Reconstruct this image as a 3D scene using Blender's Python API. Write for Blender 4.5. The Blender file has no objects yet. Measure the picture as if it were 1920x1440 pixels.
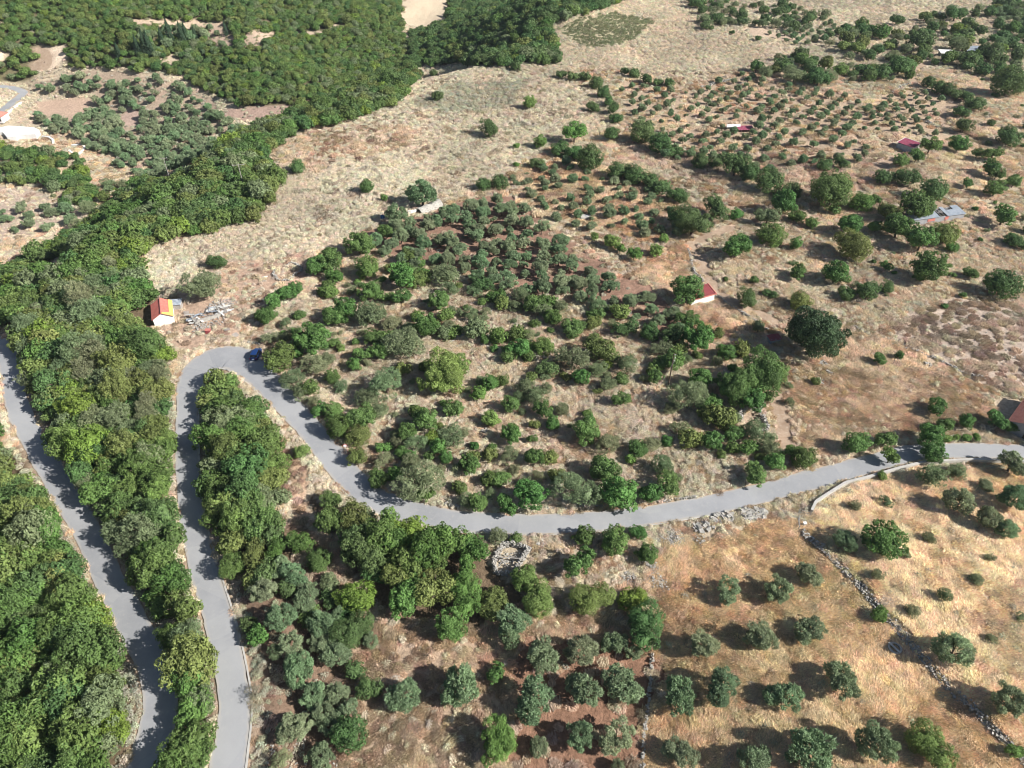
import bpy, math, random
import numpy as np
random.seed(7); RNG = np.random.default_rng(7)
sc = bpy.context.scene; COL = sc.collection
R = math.radians

# ------------------------------------------------------------------ camera, sky, sun, exposure
CAM_H, PITCH, FPX = 98.0, R(40.0), 1356.0
cam = bpy.data.objects.new('camera', bpy.data.cameras.new('camera')); COL.objects.link(cam)
cam.data.sensor_width = 36.0; cam.data.lens = 36.0 * FPX / 1920.0
cam.data.clip_start = 1.0; cam.data.clip_end = 6000.0
cam.location = (0, 0, CAM_H); cam.rotation_euler = (math.pi / 2 - PITCH, 0, 0)
sc.camera = cam

SUN_EL = R(34.0)
SH = np.array([-1.0, 0.36]); SH /= np.linalg.norm(SH)          # ground direction in which shadows fall
w = bpy.data.worlds.new('World'); sc.world = w; w.use_nodes = True
sky = w.node_tree.nodes.new('ShaderNodeTexSky'); sky.sky_type = 'NISHITA'; sky.sun_disc = False
sky.sun_elevation = SUN_EL; sky.sun_rotation = math.atan2(-SH[0], -SH[1])
bg = w.node_tree.nodes['Background']; bg.inputs[1].default_value = 0.05
w.node_tree.links.new(sky.outputs[0], bg.inputs[0])
sun = bpy.data.objects.new('sun', bpy.data.lights.new('sun', 'SUN')); COL.objects.link(sun)
sun.data.energy = 5.0; sun.data.angle = R(0.53); sun.data.color = (1.0, 0.965, 0.91)
sd = np.array([SH[0] * math.cos(SUN_EL), SH[1] * math.cos(SUN_EL), -math.sin(SUN_EL)])
from mathutils import Vector, Matrix
sun.rotation_euler = Vector(sd).to_track_quat('-Z', 'Y').to_euler()
sun.location = (100, -40, 150)
sc.view_settings.view_transform = 'Standard'; sc.view_settings.look = 'None'
sc.view_settings.exposure = 0.78; sc.view_settings.gamma = 1.0; sc.view_settings.use_curve_mapping = False
sc.cycles.max_bounces = 4; sc.cycles.diffuse_bounces = 2; sc.cycles.transmission_bounces = 2; sc.cycles.filter_width = 1.0
sc.cycles.transparent_max_bounces = 4; sc.cycles.use_denoising = True

# ------------------------------------------------------------------ helpers: noise, projection, polygons
def vnoise(x, y, s, seed=0):
    x = np.asarray(x, float) / s; y = np.asarray(y, float) / s
    xi = np.floor(x).astype(np.int64); yi = np.floor(y).astype(np.int64)
    fx = x - xi; fy = y - yi; fx = fx * fx * (3 - 2 * fx); fy = fy * fy * (3 - 2 * fy)
    def h(a, b):
        n = (a * 374761393 + b * 668265263 + seed * 974634777) & 0xffffffff
        n = ((n ^ (n >> 13)) * 1274126177) & 0xffffffff
        n = (n ^ (n >> 16)) & 0xffff
        return n / 65535.0
    a = h(xi, yi) * (1 - fx) + h(xi + 1, yi) * fx
    b = h(xi, yi + 1) * (1 - fx) + h(xi + 1, yi + 1) * fx
    return a * (1 - fy) + b * fy
def sstep(t): t = np.clip(t, 0, 1); return t * t * (3 - 2 * t)
CP, SP = math.cos(PITCH), math.sin(PITCH)
def project(x, y, z):
    dz = np.asarray(z) - CAM_H
    depth = y * CP - dz * SP; up = y * SP + dz * CP
    depth = np.where(depth > 1, depth, 1)
    return 960 + FPX * x / depth, 720 - FPX * up / depth, depth
def inpoly(px, py, poly):
    px = np.asarray(px); py = np.asarray(py); ins = np.zeros(px.shape, bool); n = len(poly); j = n - 1
    for i in range(n):
        xi, yi = poly[i]; xj, yj = poly[j]
        c = ((yi > py) != (yj > py)) & (px < (xj - xi) * (py - yi) / ((yj - yi) or 1e-9) + xi)
        ins ^= c; j = i
    return ins
def seg_dist(x, y, pts, signed=False):
    best = np.full(np.shape(x), 1e9); side = np.zeros(np.shape(x)); tt = np.zeros(np.shape(x))
    for i in range(len(pts) - 1):
        ax, ay = pts[i][:2]; bx, by = pts[i + 1][:2]; dx, dy = bx - ax, by - ay; L = dx * dx + dy * dy + 1e-9
        t = np.clip(((x - ax) * dx + (y - ay) * dy) / L, 0, 1)
        ex = x - (ax + t * dx); ey = y - (ay + t * dy); d = np.hypot(ex, ey); m = d < best
        best = np.where(m, d, best); tt = np.where(m, i + t, tt)
        if signed: side = np.where(m, np.sign(dx * (y - ay) - dy * (x - ax)), side)
    return (best * side, tt) if signed else (best, tt)

# ------------------------------------------------------------------ terrain heights
EDGE = [(-30, -80), (-33, 40), (-45, 85), (-66, 118), (-92, 140), (-103, 172), (-92, 198), (-86, 222), (-86, 247), (-45, 297), (0, 330), (24, 346), (35, 390), (64, 460), (110, 600), (200, 900), (400, 2500)]
FOOT = [(-700, 200), (-330, 330), (-250, 360), (-190, 345), (-140, 318), (-95, 312), (-60, 345), (-50, 420), (-40, 520), (0, 800), (100, 2500)]
def Hmacro(x, y):
    d, _ = seg_dist(x, y, EDGE, True)
    nearw = sstep((190 - np.asarray(y)) / 70.0)
    z = -27 * sstep(d / 75.0) * (1 - nearw) - 17 * sstep(d / 120.0) * nearw
    f, _ = seg_dist(x, y, FOOT, True)
    f = np.maximum(f, 0); hill = 0.36 * (np.sqrt(f * f + 18.0 ** 2) - 18.0)
    z = z + 120 * np.tanh(hill / 120)
    hm = sstep((f - 8) / 40.0); xx = np.asarray(x) + np.asarray(y) * .35
    z = z + hm * ((vnoise(xx, np.asarray(y) * .45, 62, 5) - .5) * 30 + (vnoise(xx, np.asarray(y) * .6, 27, 6) - .5) * 9)
    # rounded wooded spur right of the ravine
    z = z + 20 * np.exp(-(((x - 5) / 52) ** 2 + ((y - 445) / 70) ** 2))
    z = z + 22 * np.exp(-(((x + 330) / 60) ** 2 + ((y - 330) / 55) ** 2))
    z = z + (vnoise(x, y, 60, 1) - .5) * 2.2 * sstep((y - 150) / 100) + (vnoise(x, y, 22, 2) - .5) * 0.9
    z = z + 0.05 * np.maximum(np.asarray(y) - 480, 0) * sstep((np.asarray(x) + 50) / 100)
    z = z - 1.8 * sstep((76 - np.asarray(y)) / 22) * sstep((np.asarray(x) + 34) / 8) * sstep((34 - np.asarray(x)) / 14)
    return z
def axis(segs):
    out = [segs[0][0]]
    for a, b, s0, s1 in segs:
        v = a
        while v < b - 1e-6:
            v += s0 + (s1 - s0) * (v - a) / (b - a); out.append(min(v, b))
    return np.array(out)
GX = axis([(-2600, -420, 140, 12), (-420, -130, 8, 1.4), (-130, 105, .8, .8), (105, 330, 1.2, 4), (330, 2600, 12, 140)])
GY = axis([(-400, 10, 60, 3), (10, 150, .8, .7), (150, 480, .9, 2.0), (480, 3800, 3, 160)])
MX, MY = np.meshgrid(GX, GY)
GZ = Hmacro(MX, MY)
def H(x, y, dz=0):
    x = np.asarray(x, float); y = np.asarray(y, float)
    i = np.clip(np.searchsorted(GX, x) - 1, 0, len(GX) - 2); j = np.clip(np.searchsorted(GY, y) - 1, 0, len(GY) - 2)
    fx = np.clip((x - GX[i]) / (GX[i + 1] - GX[i]), 0, 1); fy = np.clip((y - GY[j]) / (GY[j + 1] - GY[j]), 0, 1)
    return (GZ[j, i] * (1 - fx) + GZ[j, i + 1] * fx) * (1 - fy) + (GZ[j + 1, i] * (1 - fx) + GZ[j + 1, i + 1] * fx) * fy + dz
TS = np.concatenate([np.linspace(50, 260, 420), np.linspace(260.7, 1400, 900)])
def hit(px, py, hc=0.0):
    """the point of the ground (raised by hc) that the photo shows at a pixel"""
    px = np.atleast_1d(np.asarray(px, float)); py = np.atleast_1d(np.asarray(py, float)); hc = np.broadcast_to(np.asarray(hc, float), px.shape)
    u = (px - 960) / FPX; v = -(py - 720) / FPX
    dx = u; dy = CP + v * SP; dz = -SP + v * CP
    n = np.sqrt(dx * dx + dy * dy + dz * dz); dx, dy, dz = dx / n, dy / n, dz / n
    X = dx[:, None] * TS; Y = dy[:, None] * TS; Z = CAM_H + dz[:, None] * TS
    below = Z < H(X, Y) + hc[:, None]
    k = np.where(below.any(1), below.argmax(1), len(TS) - 1)
    lo = TS[np.maximum(k - 1, 0)].copy(); hi = TS[k].copy()
    for _ in range(14):
        mid = (lo + hi) / 2; b = CAM_H + dz * mid < H(dx * mid, dy * mid) + hc
        hi = np.where(b, mid, hi); lo = np.where(b, lo, mid)
    x, y = dx * hi, dy * hi
    return x, y, H(x, y)
def P(px, py):
    x, y, z = hit(px, py); return Vector((float(x[0]), float(y[0]), float(z[0])))
def path_pts(pix, step=1.5, extra=None):
    """pixel polyline -> smooth world polyline; a third value per pixel is a width"""
    a = np.array(pix, float); x, y, z = hit(a[:, 0], a[:, 1]); wv = a[:, 2] if a.shape[1] > 2 else np.zeros(len(a))
    q = np.stack([x, y, wv], 1)
    if extra is not None: q = np.vstack([q, np.array(extra, float)])
    out = []
    for i in range(len(q) - 1):
        p0 = q[max(i - 1, 0)]; p1 = q[i]; p2 = q[i + 1]; p3 = q[min(i + 2, len(q) - 1)]
        n = max(2, int(np.hypot(*(p2 - p1)[:2]) / step))
        for k in range(n):
            t = k / n
            out.append(.5 * ((2 * p1) + (p2 - p0) * t + (2 * p0 - 5 * p1 + 4 * p2 - p3) * t * t + (3 * p1 - p0 - 3 * p2 + p3) * t ** 3))
    out.append(q[-1]); return np.array(out)

ROAD_MAIN = [(2150, 862, 4.0), (1920, 848, 4.0), (1800, 845, 4.0), (1720, 848, 4.0), (1640, 866, 4.2), (1560, 889, 4.4), (1480, 911, 4.4), (1400, 932, 4.3), (1300, 952, 4.2), (1200, 968, 4.2), (1100, 979, 4.3), (1000, 983, 4.4), (900, 980, 4.5), (820, 971, 4.6), (740, 950, 4.8), (690, 925, 5.0), (650, 890, 5.0), (618, 850, 5.0), (585, 808, 5.0), (548, 768, 5.2), (512, 728, 5.9), (482, 697, 6.9), (450, 673, 7.9), (415, 668, 8.0), (383, 681, 7.3), (362, 712, 6.2), (353, 760, 4.45), (350, 830, 4.20), (353, 900, 4.12), (358, 960, 4.12), (372, 1030, 4.12), (392, 1100, 4.12), (415, 1180, 4.20), (432, 1260, 4.28), (440, 1330, 4.37), (432, 1400, 4.54), (420, 1480, 4.54), (395, 1600, 4.54)]
ROAD_LOW = [(-220, 560, 4.30), (-120, 590, 4.30), (-40, 622, 4.30), (5, 650, 4.30), (20, 700, 4.30), (36, 770, 4.30), (66, 830, 4.30), (105, 895, 4.30), (145, 965, 4.30), (180, 1030, 4.30), (212, 1100, 4.30), (248, 1170, 4.30), (283, 1235, 4.30), (300, 1300, 4.47), (292, 1370, 4.82), (270, 1440, 4.99), (230, 1540, 4.99)]
ROAD_FAR = [(-120, 270, 4.5), (-40, 235, 4.5), (0, 209, 4.5), (26, 192, 4.5), (43, 180, 4.5), (42, 172, 4.5), (20, 163, 4.5), (-10, 158, 4.5)]
roads = {}
for nm, pix in (('main', ROAD_MAIN), ('low', ROAD_LOW), ('far', ROAD_FAR)):
    q = path_pts(pix, 1.5)
    z = H(q[:, 0], q[:, 1]); k = 9; zp = np.pad(z, k, 'edge'); z = np.convolve(zp, np.ones(2 * k + 1) / (2 * k + 1), 'valid')
    roads[nm] = np.column_stack([q, z])
# bed the roads into the ground
GZ0 = GZ.copy(); RD = np.full(GZ.shape, 99.0)
for nm, q in roads.items():
    x0, x1, y0, y1 = q[:, 0].min() - 12, q[:, 0].max() + 12, q[:, 1].min() - 12, q[:, 1].max() + 12
    m = (MX > x0) & (MX < x1) & (MY > y0) & (MY < y1)
    d, t = seg_dist(MX[m], MY[m], q[:, :2])
    i = np.clip(t.astype(int), 0, len(q) - 2); fr = t - i
    zr = q[i, 3] * (1 - fr) + q[i + 1, 3] * fr; hw = (q[i, 2] * (1 - fr) + q[i + 1, 2] * fr) / 2
    wgt = sstep(1 - (d - hw - 1.2) / 5.0)
    GZ[m] = GZ[m] * (1 - wgt) + (zr - 0.10) * wgt
    RD[m] = np.minimum(RD[m], d - hw)
wq = np.array([(1510, 1007), (1530, 1022), (1567, 1057), (1613, 1103), (1640, 1137), (1680, 1180), (1727, 1233), (1773, 1290), (1820, 1327), (1867, 1377), (1913, 1423), (1990, 1500), (2100, 1620)], float)
wx, wy, _ = hit(wq[:, 0], wq[:, 1]); WALLQ = np.stack([wx, wy], 1); m = (MX > 15) & (MX < 130) & (MY > 15) & (MY < 90)
sdw, _ = seg_dist(MX[m], MY[m], WALLQ, True); GZ[m] += 0.85 * sstep((sdw - .1) / 1.0) * sstep((wy[0] + 3 - MY[m]) / 6) * sstep((40 - sdw) / 30)
# small unevenness away from the roads
rough = sstep((RD - .6) / 2.5)
GZ += rough * ((vnoise(MX, MY, 5.0, 3) - .5) * .55 + (vnoise(MX, MY, 1.9, 4) - .5) * .34) * (MY < 600)

# ------------------------------------------------------------------ materials
def nt_of(name):
    m = bpy.data.materials.new(name); m.use_nodes = True; return m, m.node_tree.nodes, m.node_tree.links
def mix_node(N, L, a, b, fac, blend='MIX'):
    n = N.new('ShaderNodeMix'); n.data_type = 'RGBA'; n.blend_type = blend
    for s, v in ((n.inputs[0], fac), (n.inputs[6], a), (n.inputs[7], b)):
        if hasattr(v, 'links') or isinstance(v, bpy.types.NodeSocket): L.new(v, s)
        else: s.default_value = v if not isinstance(v, tuple) else (*v[:3], 1)
    return n.outputs[2]
def noise_node(N, L, scale, detail=4, rough=.6, coord=None, w=0):
    n = N.new('ShaderNodeTexNoise'); n.inputs['Scale'].default_value = scale; n.inputs['Detail'].default_value = detail; n.inputs['Roughness'].default_value = rough
    if coord is not None: L.new(coord, n.inputs['Vector'])
    return n.outputs['Fac']
def ramp_node(N, L, fac, stops):
    n = N.new('ShaderNodeValToRGB'); cr = n.color_ramp
    while len(cr.elements) < len(stops): cr.elements.new(.5)
    for e, (p, c) in zip(cr.elements, stops): e.position = p; e.color = (*c, 1) if isinstance(c, tuple) else (c, c, c, 1)
    L.new(fac, n.inputs[0]); return n.outputs[0]
def bump_node(N, L, h, strength, dist):
    b = N.new('ShaderNodeBump'); b.inputs['Strength'].default_value = strength; b.inputs['Distance'].default_value = dist
    L.new(h, b.inputs['Height']); return b.outputs[0]
def surf(name, c1, c2=None, scale=1.0, rough=.9, bump=.3, bdist=.05, spec=.2, c3=None, metallic=0.0):
    """generic weathered surface: two tones broken by noise, fine relief"""
    m, N, L = nt_of(name); b = N['Principled BSDF']; tc = N.new('ShaderNodeNewGeometry').outputs['Position']
    c2 = c2 or tuple(v * .75 for v in c1)
    f = ramp_node(N, L, noise_node(N, L, scale, 5, .65, tc), [(.36, 0.0), (.66, 1.0)])
    col = mix_node(N, L, c1, c2, f)
    if c3:
        f3 = ramp_node(N, L, noise_node(N, L, scale * 3.3, 3, .6, tc), [(.55, 0.0), (.68, 1.0)]); col = mix_node(N, L, col, c3, f3)
    L.new(col, b.inputs['Base Color']); b.inputs['Roughness'].default_value = rough; b.inputs['Specular IOR Level'].default_value = spec; b.inputs['Metallic'].default_value = metallic
    L.new(bump_node(N, L, noise_node(N, L, scale * 9, 4, .6, tc), bump, bdist), b.inputs['Normal'])
    return m
def foliage(name, transl=.22, spec=.25, rough=.55, hue=.010):
    m, N, L = nt_of(name); b = N['Principled BSDF']
    t = N.new('ShaderNodeAttribute'); t.attribute_type = 'INSTANCER'; t.attribute_name = 'tint'
    lv = N.new('ShaderNodeAttribute'); lv.attribute_name = 'lv'
    hs = N.new('ShaderNodeHueSaturation'); L.new(t.outputs['Color'], hs.inputs['Color'])
    oi = N.new('ShaderNodeObjectInfo')
    def mp(src, a, bb):
        r = N.new('ShaderNodeMapRange'); r.inputs['To Min'].default_value = a; r.inputs['To Max'].default_value = bb; L.new(src, r.inputs['Value']); return r.outputs[0]
    L.new(mp(oi.outputs['Random'], .5 - hue, .5 + hue), hs.inputs['Hue']); L.new(mp(lv.outputs['Fac'], .55, 1.5), hs.inputs['Value'])
    hs.inputs['Saturation'].default_value = 1.0
    L.new(hs.outputs[0], b.inputs['Base Color']); b.inputs['Roughness'].default_value = rough; b.inputs['Specular IOR Level'].default_value = spec
    tr = N.new('ShaderNodeBsdfTranslucent'); L.new(hs.outputs[0], tr.inputs['Color'])
    mx = N.new('ShaderNodeMixShader'); mx.inputs[0].default_value = transl
    L.new(b.outputs[0], mx.inputs[1]); L.new(tr.outputs[0], mx.inputs[2]); L.new(mx.outputs[0], N['Material Output'].inputs[0])
    return m
M = {}
M['leaf'] = foliage('leaves', .32); M['leaf_pale'] = foliage('pale_leaves', .42); M['dry'] = foliage('dry_grass', .15, .1, .8, .003)
M['bark'] = surf('bark', (.16, .12, .09), (.09, .07, .055), 6, .95, .8, .05)
M['stone'] = surf('limestone', (.42, .40, .36), (.28, .265, .24), 2.2, .95, .6, .05, c3=(.5, .48, .44))
M['concrete'] = surf('concrete', (.50, .48, .44), (.40, .38, .35), .9, .9, .3, .02)
M['white'] = surf('whitewash', (.80, .79, .76), (.70, .68, .64), .8, .85, .2, .02)
M['red_tile'] = surf('red_roof_tile', (.58, .19, .15), (.46, .14, .11), 1.2, .75, .3, .02)
M['red_metal'] = surf('red_corrugated', (.27, .065, .07), (.21, .05, .055), 1.3, .6, .1, .01)
M['crimson'] = surf('crimson_sheet', (.33, .07, .12), (.25, .05, .09), 1.2, .6, .1, .01, c3=(.45, .25, .28))
M['pink_edge'] = surf('faded_red_trim', (.55, .22, .18), (.5, .17, .14), 2, .7, .1, .01)
M['yellow'] = surf('yellow_board', (.72, .50, .16), (.66, .44, .13), 2, .8, .1, .01)
M['grey_sheet'] = surf('weathered_grey_sheet', (.33, .37, .42), (.24, .28, .33), 1.1, .6, .2, .01, c3=(.5, .5, .5))
M['wood'] = surf('grey_weathered_wood', (.38, .35, .32), (.22, .20, .18), 3.0, .95, .5, .02, c3=(.48, .46, .43))
M['dark_wood'] = surf('old_pole_wood', (.13, .095, .07), (.09, .065, .05), 4, .9, .4, .01)
M['terracotta'] = surf('faded_terracotta', (.46, .21, .16), (.36, .15, .12), 1.6, .85, .3, .02, c3=(.50, .33, .28))
M['plaster'] = surf('grey_plaster', (.34, .34, .35), (.27, .27, .28), .9, .9, .2, .02)
M['blue'] = surf('blue_plastic', (.03, .13, .30), (.03, .10, .24), 2, .5, .05, .01, .4)
M['black'] = surf('black_rubber', (.02, .02, .02), (.03, .03, .03), 2, .8, .1, .01)
M['metal'] = surf('galvanised_steel', (.42, .43, .44), (.33, .34, .35), 3, .5, .1, .01, .4)
M['sign_white'] = surf('white_enamel', (.82, .82, .80), (.76, .76, .74), 3, .4, .02, .005, .4)
M['sign_red'] = surf('red_enamel', (.45, .03, .03), (.4, .03, .03), 3, .45, .02, .005, .4)
# ground
gm, N, L = nt_of('ground'); b = N['Principled BSDF']; pos = N.new('ShaderNodeNewGeometry').outputs['Position']
vc = N.new('ShaderNodeAttribute'); vc.attribute_name = 'gcol'
f1 = ramp_node(N, L, noise_node(N, L, 1.3, 4, .72, pos), [(.3, .60), (.70, 1.30)])
c = mix_node(N, L, vc.outputs['Color'], f1, 1.0, 'MULTIPLY')
L.new(c, b.inputs['Base Color']); b.inputs['Roughness'].default_value = .96; b.inputs['Specular IOR Level'].default_value = .1
L.new(bump_node(N, L, noise_node(N, L, 3.0, 2, .7, pos), .8, .25), b.inputs['Normal']); M['ground'] = gm
# asphalt: old, grey, faintly patched and streaked
am, N, L = nt_of('old_asphalt'); b = N['Principled BSDF']; pos = N.new('ShaderNodeNewGeometry').outputs['Position']
c = mix_node(N, L, (.335, .338, .348), (.275, .28, .292), ramp_node(N, L, noise_node(N, L, .10, 5, .62, pos), [(.38, 0.0), (.62, 1.0)]))
vo = N.new('ShaderNodeTexVoronoi'); vo.inputs['Scale'].default_value = .16; L.new(pos, vo.inputs['Vector'])
c = mix_node(N, L, c, (.375, .375, .375), ramp_node(N, L, vo.outputs['Color'], [(.55, 0.0), (.62, .35)]))
c = mix_node(N, L, c, (.39, .38, .365), ramp_node(N, L, noise_node(N, L, 1.3, 5, .75, pos), [(.54, 0.0), (.74, .7)]))
ed = N.new('ShaderNodeAttribute'); ed.attribute_name = 'edge'
mm = N.new('ShaderNodeMath'); mm.operation = 'MULTIPLY_ADD'; L.new(noise_node(N, L, .7, 4, .7, pos), mm.inputs[0]); mm.inputs[1].default_value = .45; L.new(ed.outputs['Fac'], mm.inputs[2])
c = mix_node(N, L, c, (.46, .40, .32), ramp_node(N, L, mm.outputs[0], [(1.02, 0.0), (1.45, .75)] if False else [(.62, 0.0), (.98, .8)]))
L.new(c, b.inputs['Base Color']); b.inputs['Roughness'].default_value = .85; b.inputs['Specular IOR Level'].default_value = .25
L.new(bump_node(N, L, noise_node(N, L, 14, 3, .7, pos), .15, .03), b.inputs['Normal']); M['asphalt'] = am
M['dirt'] = surf('dirt_track', (.40, .30, .22), (.32, .225, .155), .8, .97, .5, .08, .1, c3=(.46, .37, .29))
# car paint
M['car_blue'] = surf('blue_car_paint', (.012, .04, .14), (.012, .037, .13), 2, .28, .0, .01, .5)
M['glass'] = surf('dark_car_glass', (.012, .016, .02), (.012, .016, .02), 2, .08, .0, .01, .6)
M['red_lamp'] = surf('red_lamp_glass', (.4, .02, .02), (.35, .02, .02), 2, .3, .0, .01, .5)

# ------------------------------------------------------------------ object helpers
def tag(o, label=None, cat=None, group=None, kind=None):
    if label: o['label'] = label
    if cat: o['category'] = cat
    if group: o['group'] = group
    if kind: o['kind'] = kind
    return o
def link(o, parent=None):
    COL.objects.link(o)
    if parent: o.parent = parent
    return o
def empty(name, loc, rz=0.0):
    o = bpy.data.objects.new(name, None); COL.objects.link(o); o.location = loc; o.rotation_euler = (0, 0, rz); o.empty_display_size = .3; return o
def np_mesh(name, V, F, mat, smooth=False):
    """V (n,3), F (m,k) with k 3 or 4"""
    V = np.asarray(V, np.float32); F = np.asarray(F, np.int32); k = F.shape[1]
    me = bpy.data.meshes.new(name); me.vertices.add(len(V)); me.vertices.foreach_set('co', V.ravel())
    me.loops.add(F.size); me.loops.foreach_set('vertex_index', F.ravel())
    me.polygons.add(len(F)); me.polygons.foreach_set('loop_start', np.arange(0, F.size, k, dtype=np.int32))
    me.polygons.foreach_set('use_smooth', np.full(len(F), smooth, bool))
    for mm in (mat if isinstance(mat, (list, tuple)) else [mat]): me.materials.append(mm)
    me.update(calc_edges=True); return me
def attr(me, name, arr):
    a = me.attributes.new(name, 'FLOAT', 'POINT'); a.data.foreach_set('value', np.asarray(arr, np.float32))
class MB:
    """collects simple shapes into one mesh"""
    def __init__(s): s.v = []; s.f = []
    def add(s, v, f):
        n = len(s.v); s.v += [tuple(p) for p in v]; s.f += [tuple(i + n for i in q) for q in f]; return s
    def box(s, c, d, rz=0.0, rx=0.0, ry=0.0, taper=1.0):
        mt = Matrix.Translation(c) @ Matrix.Rotation(rz, 4, 'Z') @ Matrix.Rotation(ry, 4, 'Y') @ Matrix.Rotation(rx, 4, 'X')
        v = [mt @ Vector((sx * d[0] / 2 * (taper if sz > 0 else 1), sy * d[1] / 2 * (taper if sz > 0 else 1), sz * d[2] / 2)) for sz in (-1, 1) for sy in (-1, 1) for sx in (-1, 1)]
        return s.add(v, [(0, 2, 3, 1), (4, 5, 7, 6), (0, 1, 5, 4), (2, 6, 7, 3), (0, 4, 6, 2), (1, 3, 7, 5)])
    def tube(s, p, q, r0, r1=None, n=8):
        p = Vector(p); q = Vector(q); r1 = r0 if r1 is None else r1; d = (q - p).normalized(); a = d.orthogonal().normalized(); bb = d.cross(a)
        v = [c + (a * math.cos(2 * math.pi * i / n) + bb * math.sin(2 * math.pi * i / n)) * r for c, r in ((p, r0), (q, r1)) for i in range(n)]
        return s.add(v, [(i, (i + 1) % n, n + (i + 1) % n, n + i) for i in range(n)] + [tuple(range(n))[::-1], tuple(range(n, 2 * n))])
    def quad_slab(s, pts, t):
        """a plate over four corner points, thickness t downward along its normal"""
        p = [Vector(q) for q in pts]; n = (p[1] - p[0]).cross(p[3] - p[0]).normalized()
        if n.z < 0: n = -n
        v = [q for q in p] + [q - n * t for q in p]
        return s.add(v, [(0, 1, 2, 3), (7, 6, 5, 4), (0, 4, 5, 1), (1, 5, 6, 2), (2, 6, 7, 3), (3, 7, 4, 0)])
    def corrugated(s, p00, p10, p11, p01, waves, amp, t=.03):
        """sheet from p00-p10 (across the waves) to p01-p11"""
        p00, p10, p11, p01 = map(Vector, (p00, p10, p11, p01)); n = (p10 - p00).cross(p01 - p00).normalized()
        if n.z < 0: n = -n
        k = waves * 2; v = []
        for i in range(k + 1):
            o = n * (amp if i % 2 else 0); v += [p00.lerp(p10, i / k) + o, p01.lerp(p11, i / k) + o]
        m = len(v); v += [q - n * t for q in v[:m]]
        f = []
        for i in range(k):
            a = 2 * i; f += [(a, a + 2, a + 3, a + 1), (m + a, m + a + 1, m + a + 3, m + a + 2), (a, m + a, m + a + 2, a + 2), (a + 1, a + 3, m + a + 3, m + a + 1)]
        f += [(0, 1, m + 1, m), (m - 2, 2 * m - 2, 2 * m - 1, m - 1)]
        return s.add(v, f)
    def build(s, name, mat, parent=None, smooth=False):
        me = bpy.data.meshes.new(name); me.from_pydata(s.v, [], s.f); me.materials.append(mat)
        if smooth: me.polygons.foreach_set('use_smooth', np.ones(len(me.polygons), bool))
        me.update(); return link(bpy.data.objects.new(name, me), parent)
ORD = ['first', 'second', 'third', 'fourth', 'fifth', 'sixth', 'seventh', 'eighth', 'ninth', 'tenth', 'eleventh', 'twelfth', 'thirteenth', 'fourteenth', 'fifteenth', 'sixteenth', 'seventeenth', 'eighteenth', 'nineteenth', 'twentieth', 'twenty-first', 'twenty-second', 'twenty-third', 'twenty-fourth', 'twenty-fifth', 'twenty-sixth', 'twenty-seventh', 'twenty-eighth', 'twenty-ninth', 'thirtieth']

def scatter(name, label, P_, S_, R_, I_, T_, protos):
    """one uncountable mass: protos instanced on points, each with its own tint"""
    me = bpy.data.meshes.new(name); P_ = np.asarray(P_, np.float32); me.vertices.add(len(P_)); me.vertices.foreach_set('co', P_.ravel())
    for nm, ty, arr, key in (('sc', 'FLOAT_VECTOR', S_, 'vector'), ('ro', 'FLOAT_VECTOR', R_, 'vector'), ('ix', 'INT', I_, 'value'), ('tc', 'FLOAT_VECTOR', T_, 'vector')):
        at = me.attributes.new(nm, ty, 'POINT'); at.data.foreach_set(key, np.asarray(arr, np.int32 if ty == 'INT' else np.float32).ravel())
    ob = link(bpy.data.objects.new(name, me)); tag(ob, label, None, None, 'stuff')
    g = bpy.data.node_groups.new(name, 'GeometryNodeTree')
    g.interface.new_socket('Geometry', in_out='INPUT', socket_type='NodeSocketGeometry'); g.interface.new_socket('Geometry', in_out='OUTPUT', socket_type='NodeSocketGeometry')
    N = g.nodes.new; L = g.links.new; gi = N('NodeGroupInput'); go = N('NodeGroupOutput'); j = N('GeometryNodeJoinGeometry')
    for p in reversed(protos):
        oi = N('GeometryNodeObjectInfo'); oi.inputs['Object'].default_value = p; oi.inputs['As Instance'].default_value = True; L(oi.outputs['Geometry'], j.inputs[0])
    def na(n, t):
        x = N('GeometryNodeInputNamedAttribute'); x.data_type = t; x.inputs['Name'].default_value = n; return x.outputs['Attribute']
    ip = N('GeometryNodeInstanceOnPoints'); ip.inputs['Pick Instance'].default_value = True
    L(gi.outputs[0], ip.inputs['Points']); L(j.outputs[0], ip.inputs['Instance']); L(na('ix', 'INT'), ip.inputs['Instance Index'])
    e = N('FunctionNodeEulerToRotation'); L(na('ro', 'FLOAT_VECTOR'), e.inputs[0]); L(e.outputs[0], ip.inputs['Rotation']); L(na('sc', 'FLOAT_VECTOR'), ip.inputs['Scale'])
    st = N('GeometryNodeStoreNamedAttribute'); st.domain = 'INSTANCE'; st.data_type = 'FLOAT_VECTOR'; st.inputs['Name'].default_value = 'tint'
    L(ip.outputs[0], st.inputs['Geometry']); L(na('tc', 'FLOAT_VECTOR'), st.inputs['Value']); L(st.outputs[0], go.inputs[0])
    ob.modifiers.new('scatter', 'NODES').node_group = g
    return ob
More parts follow.
